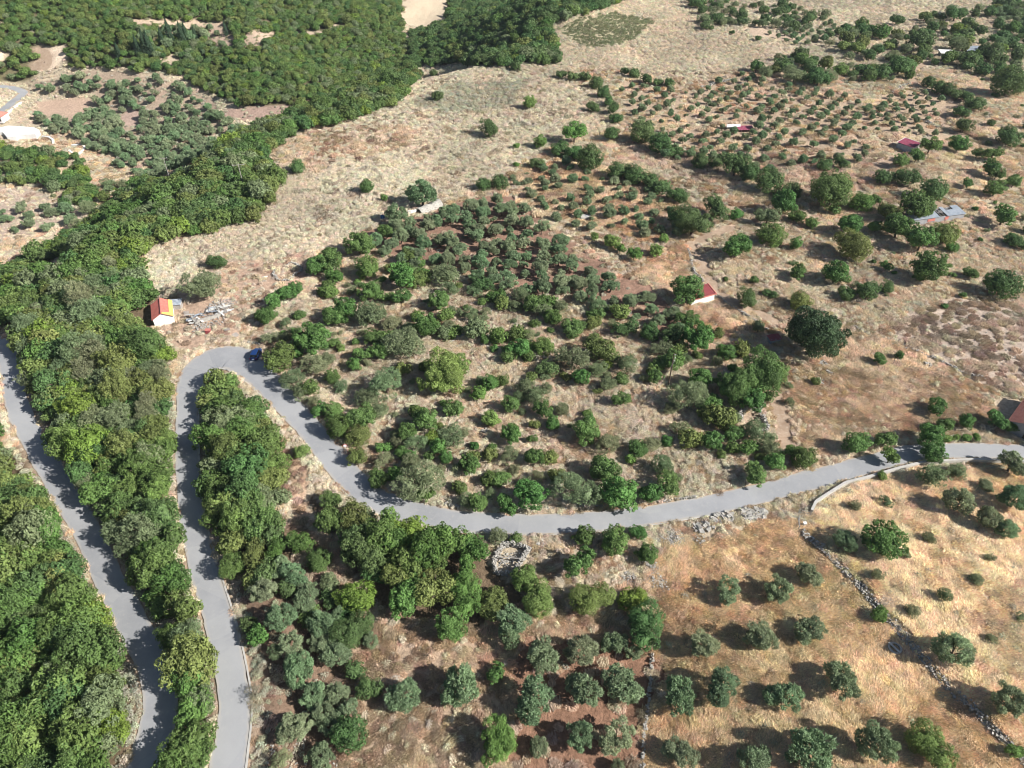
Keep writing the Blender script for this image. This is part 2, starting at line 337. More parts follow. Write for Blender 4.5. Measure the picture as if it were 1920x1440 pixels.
# ------------------------------------------------------------------ what grows where: areas read off the photo, tested by projection
F_LEFT = [(-250, 700), (0, 830), (40, 850), (80, 905), (118, 980), (148, 1060), (188, 1140), (228, 1200), (268, 1285), (248, 1380), (225, 1440), (180, 1600), (-300, 1600)]
F_MID = [(34, 610), (110, 505), (250, 490), (285, 560), (280, 610), (300, 650), (300, 690), (330, 720), (333, 800), (328, 960), (335, 1060), (368, 1130), (398, 1230), (402, 1330), (372, 1400), (340, 1440), (300, 1600), (300, 1440), (325, 1330), (318, 1280), (285, 1200), (215, 1080), (155, 940), (75, 790), (33, 690)]
F_IN = [(372, 770), (395, 715), (430, 700), (462, 730), (490, 780), (508, 830), (530, 880), (530, 930), (480, 960), (520, 1000), (600, 990), (618, 1040), (570, 1040), (480, 1080), (430, 1090), (405, 1040), (388, 960), (368, 880)]
F_BANK = [(588, 915), (640, 950), (720, 990), (860, 1000), (920, 1008), (912, 1080), (970, 1100), (1010, 1150), (860, 1175), (740, 1150), (700, 1110), (660, 1050), (620, 990)]
F_STRIP = [(590, 1010), (640, 1080), (700, 1170), (640, 1170), (590, 1080)]
F_EDGE = [(-300, 560), (0, 505), (120, 445), (190, 400), (250, 345), (380, 300), (470, 240), (560, 190), (640, 165), (770, 120), (790, 135), (740, 190), (630, 225), (560, 240), (490, 290), (525, 345), (480, 400), (400, 425), (270, 455), (262, 490), (110, 508), (30, 600), (-300, 700)]
F_HILL = [(-900, -500), (745, -500), (755, 60), (770, 125), (640, 165), (560, 190), (470, 205), (415, 180), (330, 135), (130, 122), (125, 85), (80, 85), (70, 60), (0, 40), (-900, 0)]
F_SPUR = [(765, 120), (768, 60), (840, 40), (870, -500), (1500, -500), (1180, -5), (1100, 20), (1025, 45), (1050, 85), (1045, 112), (960, 116)]
F_FARL = [(-700, 40), (0, 45), (65, 65), (75, 110), (60, 150), (0, 155), (-700, 150)]
F_HOUSE = [(-300, 268), (60, 275), (140, 290), (185, 335), (165, 370), (60, 352), (-300, 350)]
GROVE_RED = [(690, 440), (760, 405), (840, 385), (950, 365), (1000, 385), (1030, 430), (1090, 480), (1200, 525), (1250, 570), (1300, 600), (1240, 640), (1170, 570), (1100, 560), (1000, 545), (900, 525), (820, 500), (730, 480)]
GROVE_DRY = [(945, 330), (1060, 300), (1120, 310), (1200, 335), (1260, 380), (1290, 440), (1210, 445), (1080, 430), (1010, 385)]
GROVE_FAR = [(1150, 150), (1290, 165), (1400, 130), (1530, 165), (1640, 185), (1680, 205), (1590, 235), (1640, 270), (1620, 300), (1540, 300), (1450, 290), (1330, 290), (1270, 275), (1190, 240)]
GROVE_ROWS = [(1665, 172), (1745, 168), (1785, 190), (1740, 235), (1790, 258), (1600, 240)]
GROVE_VALLEY = [(55, 150), (180, 135), (300, 140), (400, 185), (430, 235), (470, 245), (440, 285), (330, 325), (290, 345), (200, 290), (165, 265), (75, 235), (60, 205), (110, 205), (160, 200), (170, 175), (60, 165)]
GROVE_NE = [(1435, 60), (1560, 40), (1620, 50), (1560, 75), (1490, 80)]
BUSH_NE = [(1405, 125), (1480, 95), (1560, 60), (1640, 40), (1780, 20), (1920, 0), (2300, -60), (2300, 130), (1920, 160), (1830, 130), (1740, 110), (1700, 150), (1600, 150), (1540, 150), (1440, 150)]
BUSH_N = [(1290, -5), (1370, 0), (1480, 10), (1560, 30), (1500, 55), (1400, 45), (1320, 50)]
BUSH_FARN = [(1330, 5), (1480, 0), (1700, -80), (2300, -300), (1300, -300)]
YARD = [(285, 560), (330, 540), (420, 495), (560, 470), (610, 480), (580, 520), (480, 575), (440, 645), (360, 660), (310, 640)]
#        name, polygon, ground albedo, scrub per m2, scrub tint, grass patches per m2, grass tint
TAN, GOLD, PALE, PINK, RED = (.48, .40, .29), (.66, .51, .35), (.74, .59, .39), (.58, .45, .335), (.29, .18, .13)
S_STRAW, S_GREY, S_GREEN = (.70, .62, .47), (.48, .47, .35), (.25, .28, .15)
AREAS = [
 ('field', [(-3000, -800), (4000, -800), (4000, 3000), (-3000, 3000)], TAN, .45, S_STRAW, .35, GOLD),
 ('plateau', [(262, 480), (400, 425), (530, 340), (490, 290), (560, 240), (770, 135), (960, 118), (1050, 125), (1140, 200), (1150, 240), (1000, 290), (930, 335), (830, 380), (700, 440), (560, 490), (430, 560), (290, 560)], (.43, .35, .245), 1.0, S_STRAW, .12, TAN),
 ('pale_patch', [(490, 290), (600, 240), (720, 235), (800, 250), (740, 290), (640, 300), (560, 325)], (.50, .37, .265), .35, S_STRAW, .4, (.52, .39, .27)),
 ('green_patch', [(760, 190), (860, 155), (990, 150), (960, 200), (830, 215)], (.36, .31, .21), 1.1, S_GREY, .1, TAN),
 ('far_field', [(1030, 60), (1170, -10), (1400, -10), (1430, 60), (1440, 110), (1290, 160), (1170, 130), (1050, 125)], (.46, .36, .25), .55, S_STRAW, .15, TAN),
 ('far_green', [(1040, 50), (1150, 20), (1220, 40), (1190, 80), (1090, 85)], (.38, .34, .22), .8, (.22, .24, .13), .1, TAN),
 ('centre', [(500, 560), (640, 470), (800, 480), (1000, 560), (1250, 640), (1400, 700), (1440, 800), (1480, 880), (1250, 925), (960, 950), (740, 930), (620, 800), (500, 680)], (.40, .305, .225), 1.25, S_STRAW, .8, (.64, .50, .35)),
 ('red_grove', GROVE_RED, RED, .02, S_GREY, .04, PINK),
 ('dry_grove', GROVE_DRY + [], (.54, .41, .285), .05, S_STRAW, .7, (.72, .54, .36)),
 ('gold_slip', [(1200, 470), (1285, 450), (1300, 530), (1270, 570), (1210, 520)], (.56, .39, .25), .02, S_STRAW, 1.1, (.78, .59, .40)),
 ('gold_slip_b', [(1285, 580), (1380, 570), (1450, 610), (1400, 640), (1320, 620)], (.54, .39, .25), .1, S_STRAW, 1.1, (.74, .56, .38)),
 ('east_scrub', [(1340, 430), (1560, 440), (1920, 430), (2400, 430), (2400, 600), (1800, 560), (1640, 620), (1500, 640), (1400, 600), (1340, 540)], (.44, .35, .26), .9, S_STRAW, .6, GOLD),
 ('far_grove', GROVE_FAR, (.44, .33, .235), .08, S_STRAW, .15, GOLD),
 ('rows_grove', GROVE_ROWS, (.45, .335, .235), .0, S_STRAW, .1, GOLD),
 ('pink_band', [(1150, 250), (1300, 290), (1500, 300), (1680, 300), (1620, 360), (1460, 340), (1300, 340), (1160, 300)], (.45, .31, .225), .12, S_STRAW, .5, (.64, .49, .36)),
 ('stony', [(1640, 600), (1780, 560), (1920, 555), (2400, 560), (2400, 760), (1920, 740), (1850, 715), (1760, 675), (1690, 645)], (.45, .36, .29), .06, S_STRAW, .35, PINK),
 ('reed_field', [(1480, 690), (1600, 620), (1700, 660), (1800, 700), (1850, 715), (1890, 790), (1760, 800), (1560, 855), (1510, 840), (1480, 760)], (.52, .40, .285), .08, S_STRAW, 1.2, (.68, .52, .36)),
 ('yard', YARD, (.45, .32, .235), .18, S_STRAW, .15, PINK),
 ('south_gold', [(1225, 1230), (1235, 1050), (1300, 1010), (1440, 970), (1500, 985), (1567, 1057), (1680, 1180), (1820, 1327), (1960, 1480), (2100, 1600), (1205, 1600)], (.42, .31, .205), .02, S_GREY, 2.2, (.76, .575, .365)),
 ('south_pale', [(1510, 1000), (1520, 950), (1580, 915), (1730, 875), (1920, 875), (2400, 880), (2400, 1700), (2100, 1600), (1960, 1480), (1820, 1327), (1680, 1180), (1567, 1057)], (.48, .365, .26), .02, S_GREY, 2.2, (.90, .715, .48)),
 ('terrace', [(640, 1180), (760, 1160), (960, 1150), (1180, 1170), (1220, 1230), (1205, 1600), (560, 1600), (560, 1300)], (.42, .31, .22), .12, S_STRAW, .7, (.64, .48, .33)),
 ('tilled', [(980, 1210), (1190, 1195), (1215, 1250), (1200, 1440), (1190, 1600), (1000, 1600), (960, 1440), (990, 1300)], (.26, .15, .10), .01, S_GREY, .08, PINK),
 ('olive_dark', [(470, 1090), (600, 1050), (660, 1200), (640, 1440), (600, 1600), (440, 1600), (470, 1300)], (.22, .15, .105), .05, S_GREY, .12, PINK),
 ('dry_strip', [(515, 800), (545, 815), (575, 880), (600, 990), (680, 1080), (640, 1090), (580, 1010), (545, 940), (512, 840)], (.47, .325, .225), .03, S_STRAW, .25, PINK),
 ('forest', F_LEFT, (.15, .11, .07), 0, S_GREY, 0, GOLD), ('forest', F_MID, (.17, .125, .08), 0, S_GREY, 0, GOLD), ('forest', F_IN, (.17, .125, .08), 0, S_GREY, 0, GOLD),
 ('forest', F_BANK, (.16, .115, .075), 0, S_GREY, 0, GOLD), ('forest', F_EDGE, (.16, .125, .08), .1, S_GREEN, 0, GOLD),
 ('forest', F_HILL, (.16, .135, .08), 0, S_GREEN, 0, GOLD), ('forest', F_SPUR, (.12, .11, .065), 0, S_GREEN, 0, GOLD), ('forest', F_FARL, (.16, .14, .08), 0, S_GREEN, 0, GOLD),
 ('valley', GROVE_VALLEY, (.40, .31, .23), .15, S_GREY, .1, PINK),
 ('bare', [(60, 195), (110, 185), (165, 180), (170, 205), (130, 225), (75, 212)], (.50, .36, .27), 0, S_GREY, 0, GOLD),
 ('bare', [(225, 205), (262, 200), (255, 238), (232, 238)], (.48, .35, .29), 0, S_GREY, 0, GOLD),
 ('bare', [(285, 178), (305, 175), (300, 205), (280, 205)], (.46, .34, .26), 0, S_GREY, 0, GOLD),
 ('bare', [(420, 205), (500, 190), (565, 195), (520, 225), (430, 225)], (.38, .27, .22), .1, S_GREY, 0, GOLD),
 ('bare', [(-200, 345), (60, 345), (110, 380), (185, 400), (90, 440), (-200, 450)], (.46, .36, .29), .25, S_STRAW, .05, PINK),
 ('bare', [(270, 335), (350, 300), (390, 290), (360, 320), (290, 345)], (.50, .38, .25), .1, S_STRAW, .1, GOLD),
 ('bare', [(30, 490), (130, 470), (180, 480), (60, 512)], (.45, .35, .26), .1, S_STRAW, .1, GOLD),
 ('clearing', [(225, 30), (420, 38), (440, 60), (390, 55), (250, 42)], (.52, .40, .29), .05, S_GREEN, 0, GOLD),
 ('clearing', [(385, 60), (430, 42), (440, 85), (410, 95)], (.46, .34, .26), .1, S_GREEN, 0, GOLD),
 ('clearing', [(465, 55), (515, 60), (490, 85), (450, 95)], (.48, .36, .27), .1, S_GREEN, 0, GOLD),
 ('clearing', [(745, 24), (765, 14), (792, 15), (780, 26), (758, 33)], (.55, .43, .31), .1, S_GREEN, 0, GOLD),
 ('clearing', [(555, 62), (640, 42), (655, 46), (575, 70)], (.48, .38, .28), .2, S_GREEN, 0, GOLD), ('clearing', [(290, 112), (320, 100), (350, 108), (320, 124)], (.46, .37, .27), .2, S_GREEN, 0, GOLD), ('clearing', [(300, 52), (345, 60), (340, 68), (300, 62)], (.48, .37, .27), .1, S_GREEN, 0, GOLD),
 ('quarry', [(62, 124), (72, 98), (95, 82), (125, 82), (128, 105), (110, 122), (90, 130)], (.72, .58, .44), 0, S_GREEN, 0, GOLD),
 ('quarry', [(-40, 82), (0, 85), (22, 108), (12, 112), (-40, 100)], (.72, .58, .42), 0, S_GREEN, 0, GOLD),
 ('quarry', [(70, 148), (112, 143), (112, 148), (72, 152)], (.66, .55, .40), 0, S_GREEN, 0, GOLD),
 ('path', [(1395, 50), (1470, 62), (1505, 72), (1495, 78), (1440, 68), (1395, 60)], (.55, .42, .31), 0, S_GREEN, 0, GOLD),
]
def area_at(x, y, z=None, jit=1.0):
    z = H(x, y) if z is None else z
    px, py, dep = project(x, y, z); k = jit * FPX / dep
    px = px + (vnoise(x, y, 7, 11) - .5) * 5 * k + (vnoise(x, y, 2.2, 12) - .5) * 2.5 * k
    py = py + ((vnoise(x, y, 7, 13) - .5) * 5 * k + (vnoise(x, y, 2.2, 14) - .5) * 2.5 * k) * .6
    a = np.zeros(np.shape(x), int)
    for i, A in enumerate(AREAS):
        if i: a[inpoly(px, py, A[1])] = i
    return a
# tracks of bare earth
TRACKS = {'farm': [(1492, 880, 3.4), (1486, 860, 3.2), (1478, 835, 3), (1470, 808, 3), (1463, 780, 3), (1457, 755, 3), (1450, 728, 3), (1440, 695, 3), (1418, 665, 2.8), (1385, 655, 2.6)],
          'upper': [(1455, 605, 2.6), (1418, 586, 2.8), (1393, 574, 2.8), (1368, 564, 2.8), (1347, 551, 2.8), (1337, 538, 2.8), (1329, 521, 2.8), (1320, 500, 2.8), (1307, 475, 3), (1297, 458, 3.4), (1330, 443, 3), (1372, 425, 2.6)],
          'east': [(1860, 432, 2.8), (1810, 410, 2.8), (1757, 381, 2.8), (1710, 360, 2.8), (1673, 338, 2.8), (1650, 320, 2.8), (1662, 305, 3), (1682, 293, 3), (1697, 284, 3)],
          'north': [(1830, 263, 3), (1813, 257, 3), (1780, 244, 3), (1766, 222, 3), (1780, 202, 3), (1800, 188, 3), (1760, 172, 3), (1722, 158, 3), (1713, 147, 3), (1720, 131, 3), (1735, 119, 3)],
          'quarry': [(62, 123, 5), (85, 122, 5), (90, 112, 5), (82, 100, 5), (70, 92, 5)]}
tracks = {k: path_pts(v, 1.5) for k, v in TRACKS.items()}
for k in tracks: tracks[k] = np.column_stack([tracks[k], H(tracks[k][:, 0], tracks[k][:, 1])])
def track_dist(x, y):
    d = np.full(np.shape(x), 99.0)
    for q in tracks.values():
        s = q[::2]; m = (x > s[:, 0].min() - 8) & (x < s[:, 0].max() + 8) & (y > s[:, 1].min() - 8) & (y < s[:, 1].max() + 8)
        if m.any(): d[m] = np.minimum(d[m], seg_dist(x[m], y[m], s[:, :2])[0] - s[:, 2].mean() / 2)
    return d
def road_dist(x, y):
    d = np.full(np.shape(x), 99.0)
    for q in roads.values():
        s = q[::2]; m = (x > s[:, 0].min() - 8) & (x < s[:, 0].max() + 8) & (y > s[:, 1].min() - 8) & (y < s[:, 1].max() + 8)
        if m.any():
            dd, t = seg_dist(x[m], y[m], s[:, :2]); i = np.clip(t.astype(int), 0, len(s) - 1); d[m] = np.minimum(d[m], dd - s[i, 2] / 2)
    return d

# ------------------------------------------------------------------ ground sheet
fx, fy = MX.ravel(), MY.ravel(); fz = GZ.ravel()
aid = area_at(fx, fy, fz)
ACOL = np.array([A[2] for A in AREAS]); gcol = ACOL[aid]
# rest of the country outside the frame: open scrub with woods on the slopes
pxx, pyy, _ = project(fx, fy, fz)
# broken borders between bare soil and straw
mott = sstep((vnoise(fx, fy, 9, 21) * .6 + vnoise(fx, fy, 3.1, 22) * .4 - .42) / .2)
open_ = ~np.isin(aid, [i for i, A in enumerate(AREAS) if A[0] in ('forest', 'red_grove', 'tilled', 'quarry', 'olive_dark', 'stony')])
gcol = np.where(open_[:, None], gcol * (1 - .22 * mott[:, None]) + .22 * mott[:, None] * np.array([.43, .31, .23]), gcol)
# verges
rdv = RD.ravel(); v = sstep(1 - (rdv + (vnoise(fx, fy, 3, 23) - .5) * 1.2) / 1.6) * (rdv < 3)
gcol = gcol * (1 - v[:, None]) + v[:, None] * np.array([.44, .33, .235])
td = track_dist(fx, fy); v = sstep(1 - (td + (vnoise(fx, fy, 2.5, 24) - .5) * .8) / 1.0)
gcol = gcol * (1 - v[:, None]) + v[:, None] * np.array([.44, .325, .24])
ny, nx = GZ.shape; idx = np.arange(ny * nx).reshape(ny, nx)
F = np.stack([idx[:-1, :-1], idx[:-1, 1:], idx[1:, 1:], idx[1:, :-1]], -1).reshape(-1, 4)
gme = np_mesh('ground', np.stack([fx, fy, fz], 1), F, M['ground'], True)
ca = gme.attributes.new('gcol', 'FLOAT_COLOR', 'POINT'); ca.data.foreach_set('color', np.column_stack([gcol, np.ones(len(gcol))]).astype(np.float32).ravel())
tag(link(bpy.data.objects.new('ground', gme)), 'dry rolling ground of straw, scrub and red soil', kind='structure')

# ------------------------------------------------------------------ roads, gutters, tracks
def ribbon(name, q, off0, off1, dz, mat, label, jag=0.0, zfun=None):
    d = np.gradient(q[:, :2], axis=0); d /= np.linalg.norm(d, axis=1)[:, None] + 1e-9; n = np.stack([-d[:, 1], d[:, 0]], 1)
    cols = 5; V = []
    for k in range(cols):
        t = k / (cols - 1); o = (off0(q) * (1 - t) + off1(q) * t)
        if jag and k in (0, cols - 1): o = o + (vnoise(q[:, 0], q[:, 1], 1.6, 31 + k) - .5) * jag + (vnoise(q[:, 0], q[:, 1], 5, 41 + k) - .5) * jag
        x = q[:, 0] + n[:, 0] * o; y = q[:, 1] + n[:, 1] * o
        z = q[:, 3] + dz if zfun is None else H(x, y) + dz
        V.append(np.stack([x, y, z], 1))
    V = np.stack(V, 1); m = len(q); I = np.arange(m * cols).reshape(m, cols)
    F = np.stack([I[:-1, :-1], I[1:, :-1], I[1:, 1:], I[:-1, 1:]], -1).reshape(-1, 4)[:, ::-1]
    me = np_mesh(name, V.reshape(-1, 3), F, mat, True); attr(me, 'edge', np.tile([.62, .12, 0, .12, .62], m)); o = link(bpy.data.objects.new(name, me)); tag(o, label, kind='structure'); return o
def fine(q, step=.5):
    L = np.concatenate([[0], np.cumsum(np.hypot(*np.diff(q[:, :2], axis=0).T))]); t = np.arange(0, L[-1], step)
    return np.stack([np.interp(t, L, q[:, k]) for k in range(4)], 1)
half = lambda q: q[:, 2] / 2
for nm, lab in (('main', 'grey asphalt road looping through the hairpin bend'), ('low', 'grey asphalt road through the wood on the left'), ('far', 'grey asphalt road beside the white house far left')):
    q = fine(roads[nm]); ribbon('road', q, lambda q: -half(q), half, .02, M['asphalt'], lab, .28)
qm = fine(roads['main']); n0 = int(len(qm) * .52)
k0 = ribbon('kerb', qm[int(len(qm) * .60):], lambda q: half(q) - .02, lambda q: half(q) + .28, .10, M['concrete'], 'pale concrete gutter edge along the inner road leg', .05)
k1 = ribbon('kerb', qm[int(len(qm) * .28):int(len(qm) * .50)], lambda q: half(q) - .02, lambda q: half(q) + .25, .06, M['concrete'], 'pale concrete edge of the road above the hairpin', .05)
for nm, lab in (('farm', 'rutted dirt track climbing from the road past the stone pen'), ('upper', 'dirt track running behind the white shed'), ('east', 'dirt track between the red hut and the grey shed'), ('north', 'pale dirt track winding between hedges top right'), ('quarry', 'pale dirt track to the quarry face')):
    q = fine(tracks[nm], .6); ribbon('track', q, lambda q: -half(q), half, .05, M['dirt'], lab, .9, H)
#@@PART3
# ------------------------------------------------------------------ plants: unit meshes (crown radius 1, origin on the ground)
def sph_dirs(n, rng, zmin=-1.0):
    z = rng.uniform(zmin, 1, n); a = rng.uniform(0, 2 * math.pi, n); r = np.sqrt(1 - z * z); return np.stack([r * np.cos(a), r * np.sin(a), z], 1)
def cards(pos, nrm, size, asp, rng, jit=.6, lift=0.0, spray=None):
    """one bent leaf-clump card (two triangles sharing a fold) at each point"""
    n = len(pos); nn = nrm + rng.normal(0, jit, (n, 3)); nn[:, 2] += lift; nn /= np.linalg.norm(nn, axis=1)[:, None] + 1e-9
    t = rng.normal(0, 1, (n, 3))
    if spray is not None: t = spray + rng.normal(0, .45, (n, 3)) + np.array([0, 0, .35]); nn = np.cross(t, rng.normal(0, 1, (n, 3))); nn /= np.linalg.norm(nn, axis=1)[:, None] + 1e-9; nn *= np.sign(nn[:, 2] + .3 * (nn * nrm).sum(1))[:, None]
    t -= (t * nn).sum(1)[:, None] * nn; t /= np.linalg.norm(t, axis=1)[:, None] + 1e-9
    bt = np.cross(nn, t); s = size * rng.uniform(.65, 1.35, n); s = s[:, None]
    a = pos - t * s; c = pos + t * s; b = pos + bt * s * asp - nn * s * .35; d = pos - bt * s * asp - nn * s * .35
    V = np.stack([a, b, c, d], 1).reshape(-1, 3); F = np.arange(4 * n).reshape(n, 4)
    return V, np.concatenate([F[:, [0, 1, 2]], F[:, [0, 2, 3]]])
def lumpy_core(c, rad, rng, nu=12, nv=7):
    V = []; 
    for j in range(nv + 1):
        th = math.pi * j / nv
        for i in range(nu):
            ph = 2 * math.pi * i / nu; V.append((math.sin(th) * math.cos(ph), math.sin(th) * math.sin(ph), math.cos(th)))
    V = np.array(V) * (1 + rng.uniform(-.12, .12, (len(V), 1))) * rad + c; F = []
    for j in range(nv):
        for i in range(nu): F.append((j * nu + i, (j + 1) * nu + i, (j + 1) * nu + (i + 1) % nu, j * nu + (i + 1) % nu))
    F = np.array(F); return V, np.concatenate([F[:, [0, 1, 2]], F[:, [0, 2, 3]]])
KIND = {  # crown centre height, half height, lobes, lobe radius, cards per lobe, card size, aspect, core, jitter
 'm': dict(cz=.88, hz=.84, lobes=44, lr=(.15, .36), per=105, cs=.062, asp=.58, core=.60, jit=.42, inner=.78, trunk=.5, wob=.26),
 'b': dict(cz=1.02, hz=.92, lobes=34, lr=(.15, .37), per=110, cs=.075, asp=.55, core=.52, jit=.55, inner=.74, trunk=.6, wob=.28),
 'g': dict(spray=1, cz=.92, hz=.82, lobes=40, lr=(.16, .30), per=80, cs=.062, asp=.36, core=.40, jit=.7, inner=.76, trunk=.5, wob=.24),
 'o': dict(spray=1, cz=1.02, hz=.82, lobes=32, lr=(.16, .34), per=150, cs=.085, asp=.30, core=0, jit=.55, inner=.70, trunk=1.0, wob=.32),
 'd': dict(cz=.80, hz=.72, lobes=22, lr=(.14, .30), per=34, cs=.060, asp=.25, core=0, jit=1.0, inner=.7, trunk=.6, wob=.3),
}
def crown_mesh(kind, seed, dens=1.0):
    k = KIND[kind]; rng = np.random.default_rng(seed); E3 = np.array([1, 1, k['hz']]); Vs, Fs, Ls = [], [], []; off = 0
    # one to three merging sub-crowns give an uneven outline
    ns = 1 + seed % 3 if kind != 'o' else 1 + (seed % 2); a0 = rng.uniform(0, 6.28)
    subs = [(np.array([0, 0, k['cz']]), 1.0)] if ns == 1 else [(np.array([.40 * math.cos(a0 + i * 6.28 / ns), .40 * math.sin(a0 + i * 6.28 / ns), k['cz'] * rng.uniform(.78, 1.08)]), rng.uniform(.56, .82)) for i in range(ns)]
    for C, sr in subs:
        nl = max(8, int(k['lobes'] * rng.uniform(.9, 1.1) * (sr ** 1.5))); dirs = sph_dirs(nl * 3, rng, -.6 if kind != 'o' else -.45)
        pick = [0]
        for _ in range(nl - 1):
            dd = np.min(np.linalg.norm(dirs[:, None] - dirs[pick][None], axis=2), 1); pick.append(int(dd.argmax()))
        asym = rng.normal(0, .14, 3)
        for q in pick:
            dr = dirs[q]; rl = rng.uniform(*k['lr']) * (sr ** .5); rad = sr * k['inner'] * (1 + rng.uniform(-k['wob'], k['wob'])) * (1 + float(dr @ asym)); lc = C + dr * E3 * rad
            n = int(k['per'] * dens * (rl / .27) ** 1.6) + 4; nd = sph_dirs(n, rng); keep = (nd @ dr > -.35) | (rng.random(n) < .25); nd = nd[keep]
            pos = lc + nd * rl * rng.uniform(.72, 1.12, (len(nd), 1)) * np.array([1, 1, .85]); pos[:, 2] = np.maximum(pos[:, 2], .04)
            V, F = cards(pos, nd * .7 + dr * .5, k['cs'] / math.sqrt(dens), k['asp'], rng, k['jit'], .15, None)
            lv = np.repeat(np.clip(rng.uniform(.22, .78) + rng.normal(0, .2, len(pos)), 0, 1), 4); Vs.append(V); Fs.append(F + off); Ls.append(lv); off += len(V)
            if k.get('spray'):
                h_ = slice(0, len(pos) // 3); V, F = cards(pos[h_], nd[h_], k['cs'] * 1.35 / math.sqrt(dens), k['asp'] * .7, rng, k['jit'], .15, nd[h_] * .8 + dr * .5); Vs.append(V); Fs.append(F + off); Ls.append(lv[:len(V)]); off += len(V)
        if k['core']:
            V, F = lumpy_core(C + np.array([0, 0, -.04]), k['core'] * E3 * sr, rng); V[:, 2] = np.maximum(V[:, 2], .03); Vs.append(V); Fs.append(F + off); Ls.append(np.full(len(V), .35)); off += len(V)
    V = np.concatenate(Vs); c = (np.percentile(V[:, :2], 3, axis=0) + np.percentile(V[:, :2], 97, axis=0)) / 2; V[:, :2] -= c
    V[:, :2] /= np.percentile(np.hypot(V[:, 0], V[:, 1]), 95)
    return V, np.concatenate(Fs), np.concatenate(Ls)
def trunk_mesh(kind, seed):
    k = KIND[kind]; rng = random.Random(seed); mb = MB(); top = k['cz'] * (.62 if kind != 'o' else .55)
    n = 1 if kind in 'mb' else 2
    lean = (rng.uniform(-.1, .1), rng.uniform(-.1, .1))
    p1 = (lean[0], lean[1], top); r = .085 if kind == 'o' else .065
    mb.tube((0, 0, -.15), (lean[0] * .5, lean[1] * .5, top * .55), r * 1.35, r, 7); mb.tube((lean[0] * .5, lean[1] * .5, top * .53), p1, r, r * .75, 7)
    for i in range(5 if kind != 'o' else 7):
        a = i * 2.4 + rng.uniform(-.4, .4); rr = rng.uniform(.42, .68); z = k['cz'] + rng.uniform(-.1, .35) * k['hz']
        s = Vector(p1) * rng.uniform(.8, 1.0); e = Vector((rr * math.cos(a), rr * math.sin(a), z)); mid = s.lerp(e, .5) + Vector((0, 0, .08))
        mb.tube(s, mid, r * .55, r * .38, 5); mb.tube(mid, e, r * .38, r * .15, 5)
    return mb
VAR = {'m': 7, 'b': 6, 'g': 5, 'o': 7, 'd': 3}
CROWN, TRUNK, WHOLE = {}, {}, {}
for kd, n in VAR.items():
    for i in range(n):
        V, F, lv = crown_mesh(kd, 100 * ord(kd) + i)
        me = np_mesh('crown', V, F, M['leaf_pale' if kd in 'og' else 'leaf']); attr(me, 'lv', lv); CROWN[kd, i] = me
        mb = trunk_mesh(kd, i); tm = bpy.data.meshes.new('trunk'); tm.from_pydata(mb.v, [], mb.f); tm.materials.append(M['bark']); tm.update(); TRUNK[kd, i] = tm
        # light single-mesh version for small and far copies: same crown, fewer cards, with its stem
        V, F, lv = crown_mesh(kd, 100 * ord(kd) + i, .32); tv = []; tf = []
        for f in mb.f:
            for q in range(1, len(f) - 1): tf.append((f[0], f[q], f[q + 1]))
        wm = np_mesh('tree', np.vstack([V, np.array(mb.v)]), np.vstack([F, np.array(tf) + len(V)]), [M['leaf_pale' if kd in 'og' else 'leaf'], M['bark']]); attr(wm, 'lv', np.concatenate([lv, np.full(len(mb.v), .5)]))
        mi = np.zeros(len(wm.polygons), np.int32); mi[len(F):] = 1; wm.polygons.foreach_set('material_index', mi); WHOLE[kd, i] = wm
BIG = {}
for kd in 'mbg':
    V, F, lv = crown_mesh(kd, 900 + ord(kd), 2.6); me = np_mesh('crown', V, F, M['leaf']); attr(me, 'lv', lv); BIG[kd] = me
# cypress: a narrow flame
def cypress_mesh(seed):
    rng = np.random.default_rng(seed); n = 1500; z = rng.uniform(.04, 1, n) ** .9; a = rng.uniform(0, 2 * math.pi, n)
    r = .13 * np.sin(np.clip(z * 1.05, 0, 1) ** .6 * math.pi * .93 + .15) * rng.uniform(.8, 1.1, n) * (1 + .25 * np.sin(a * 3 + z * 9))
    pos = np.stack([r * np.cos(a), r * np.sin(a), z], 1); nr = np.stack([np.cos(a), np.sin(a), np.full(n, .4)], 1)
    V, F = cards(pos, nr, .022, .5, rng, .4); me = np_mesh('crown', V, F, M['leaf']); attr(me, 'lv', np.repeat(rng.uniform(.2, .8, n), 4)); return me

TINT = {'m': (.158, .225, .066), 'b': (.125, .228, .066), 'g': (.255, .305, .165), 'o': (.275, .355, .200), 'd': (.28, .24, .17), 'y': (.195, .310, .085), 'k': (.066, .125, .054), 'n': (.112, .188, .066), 'c': (.055, .10, .055)}
VARY = {'m': .25, 'b': .2, 'g': .15, 'o': .14, 'd': .1, 'y': .15, 'k': .08, 'n': .15, 'c': .1}
SHAPE = {'m': 'm', 'b': 'b', 'g': 'g', 'o': 'o', 'd': 'd', 'y': 'b', 'k': 'b', 'n': 'm'}
NAMES = {'m': ('evergreen_oak', 'evergreen tree'), 'n': ('evergreen_oak', 'evergreen tree'), 'b': ('broadleaf_tree', 'tree'), 'k': ('broadleaf_tree', 'tree'), 'g': ('grey_leaved_shrub', 'shrub'), 'o': ('olive_tree', 'olive tree'), 'd': ('bare_shrub', 'shrub'), 'y': ('yellow_green_shrub', 'shrub')}
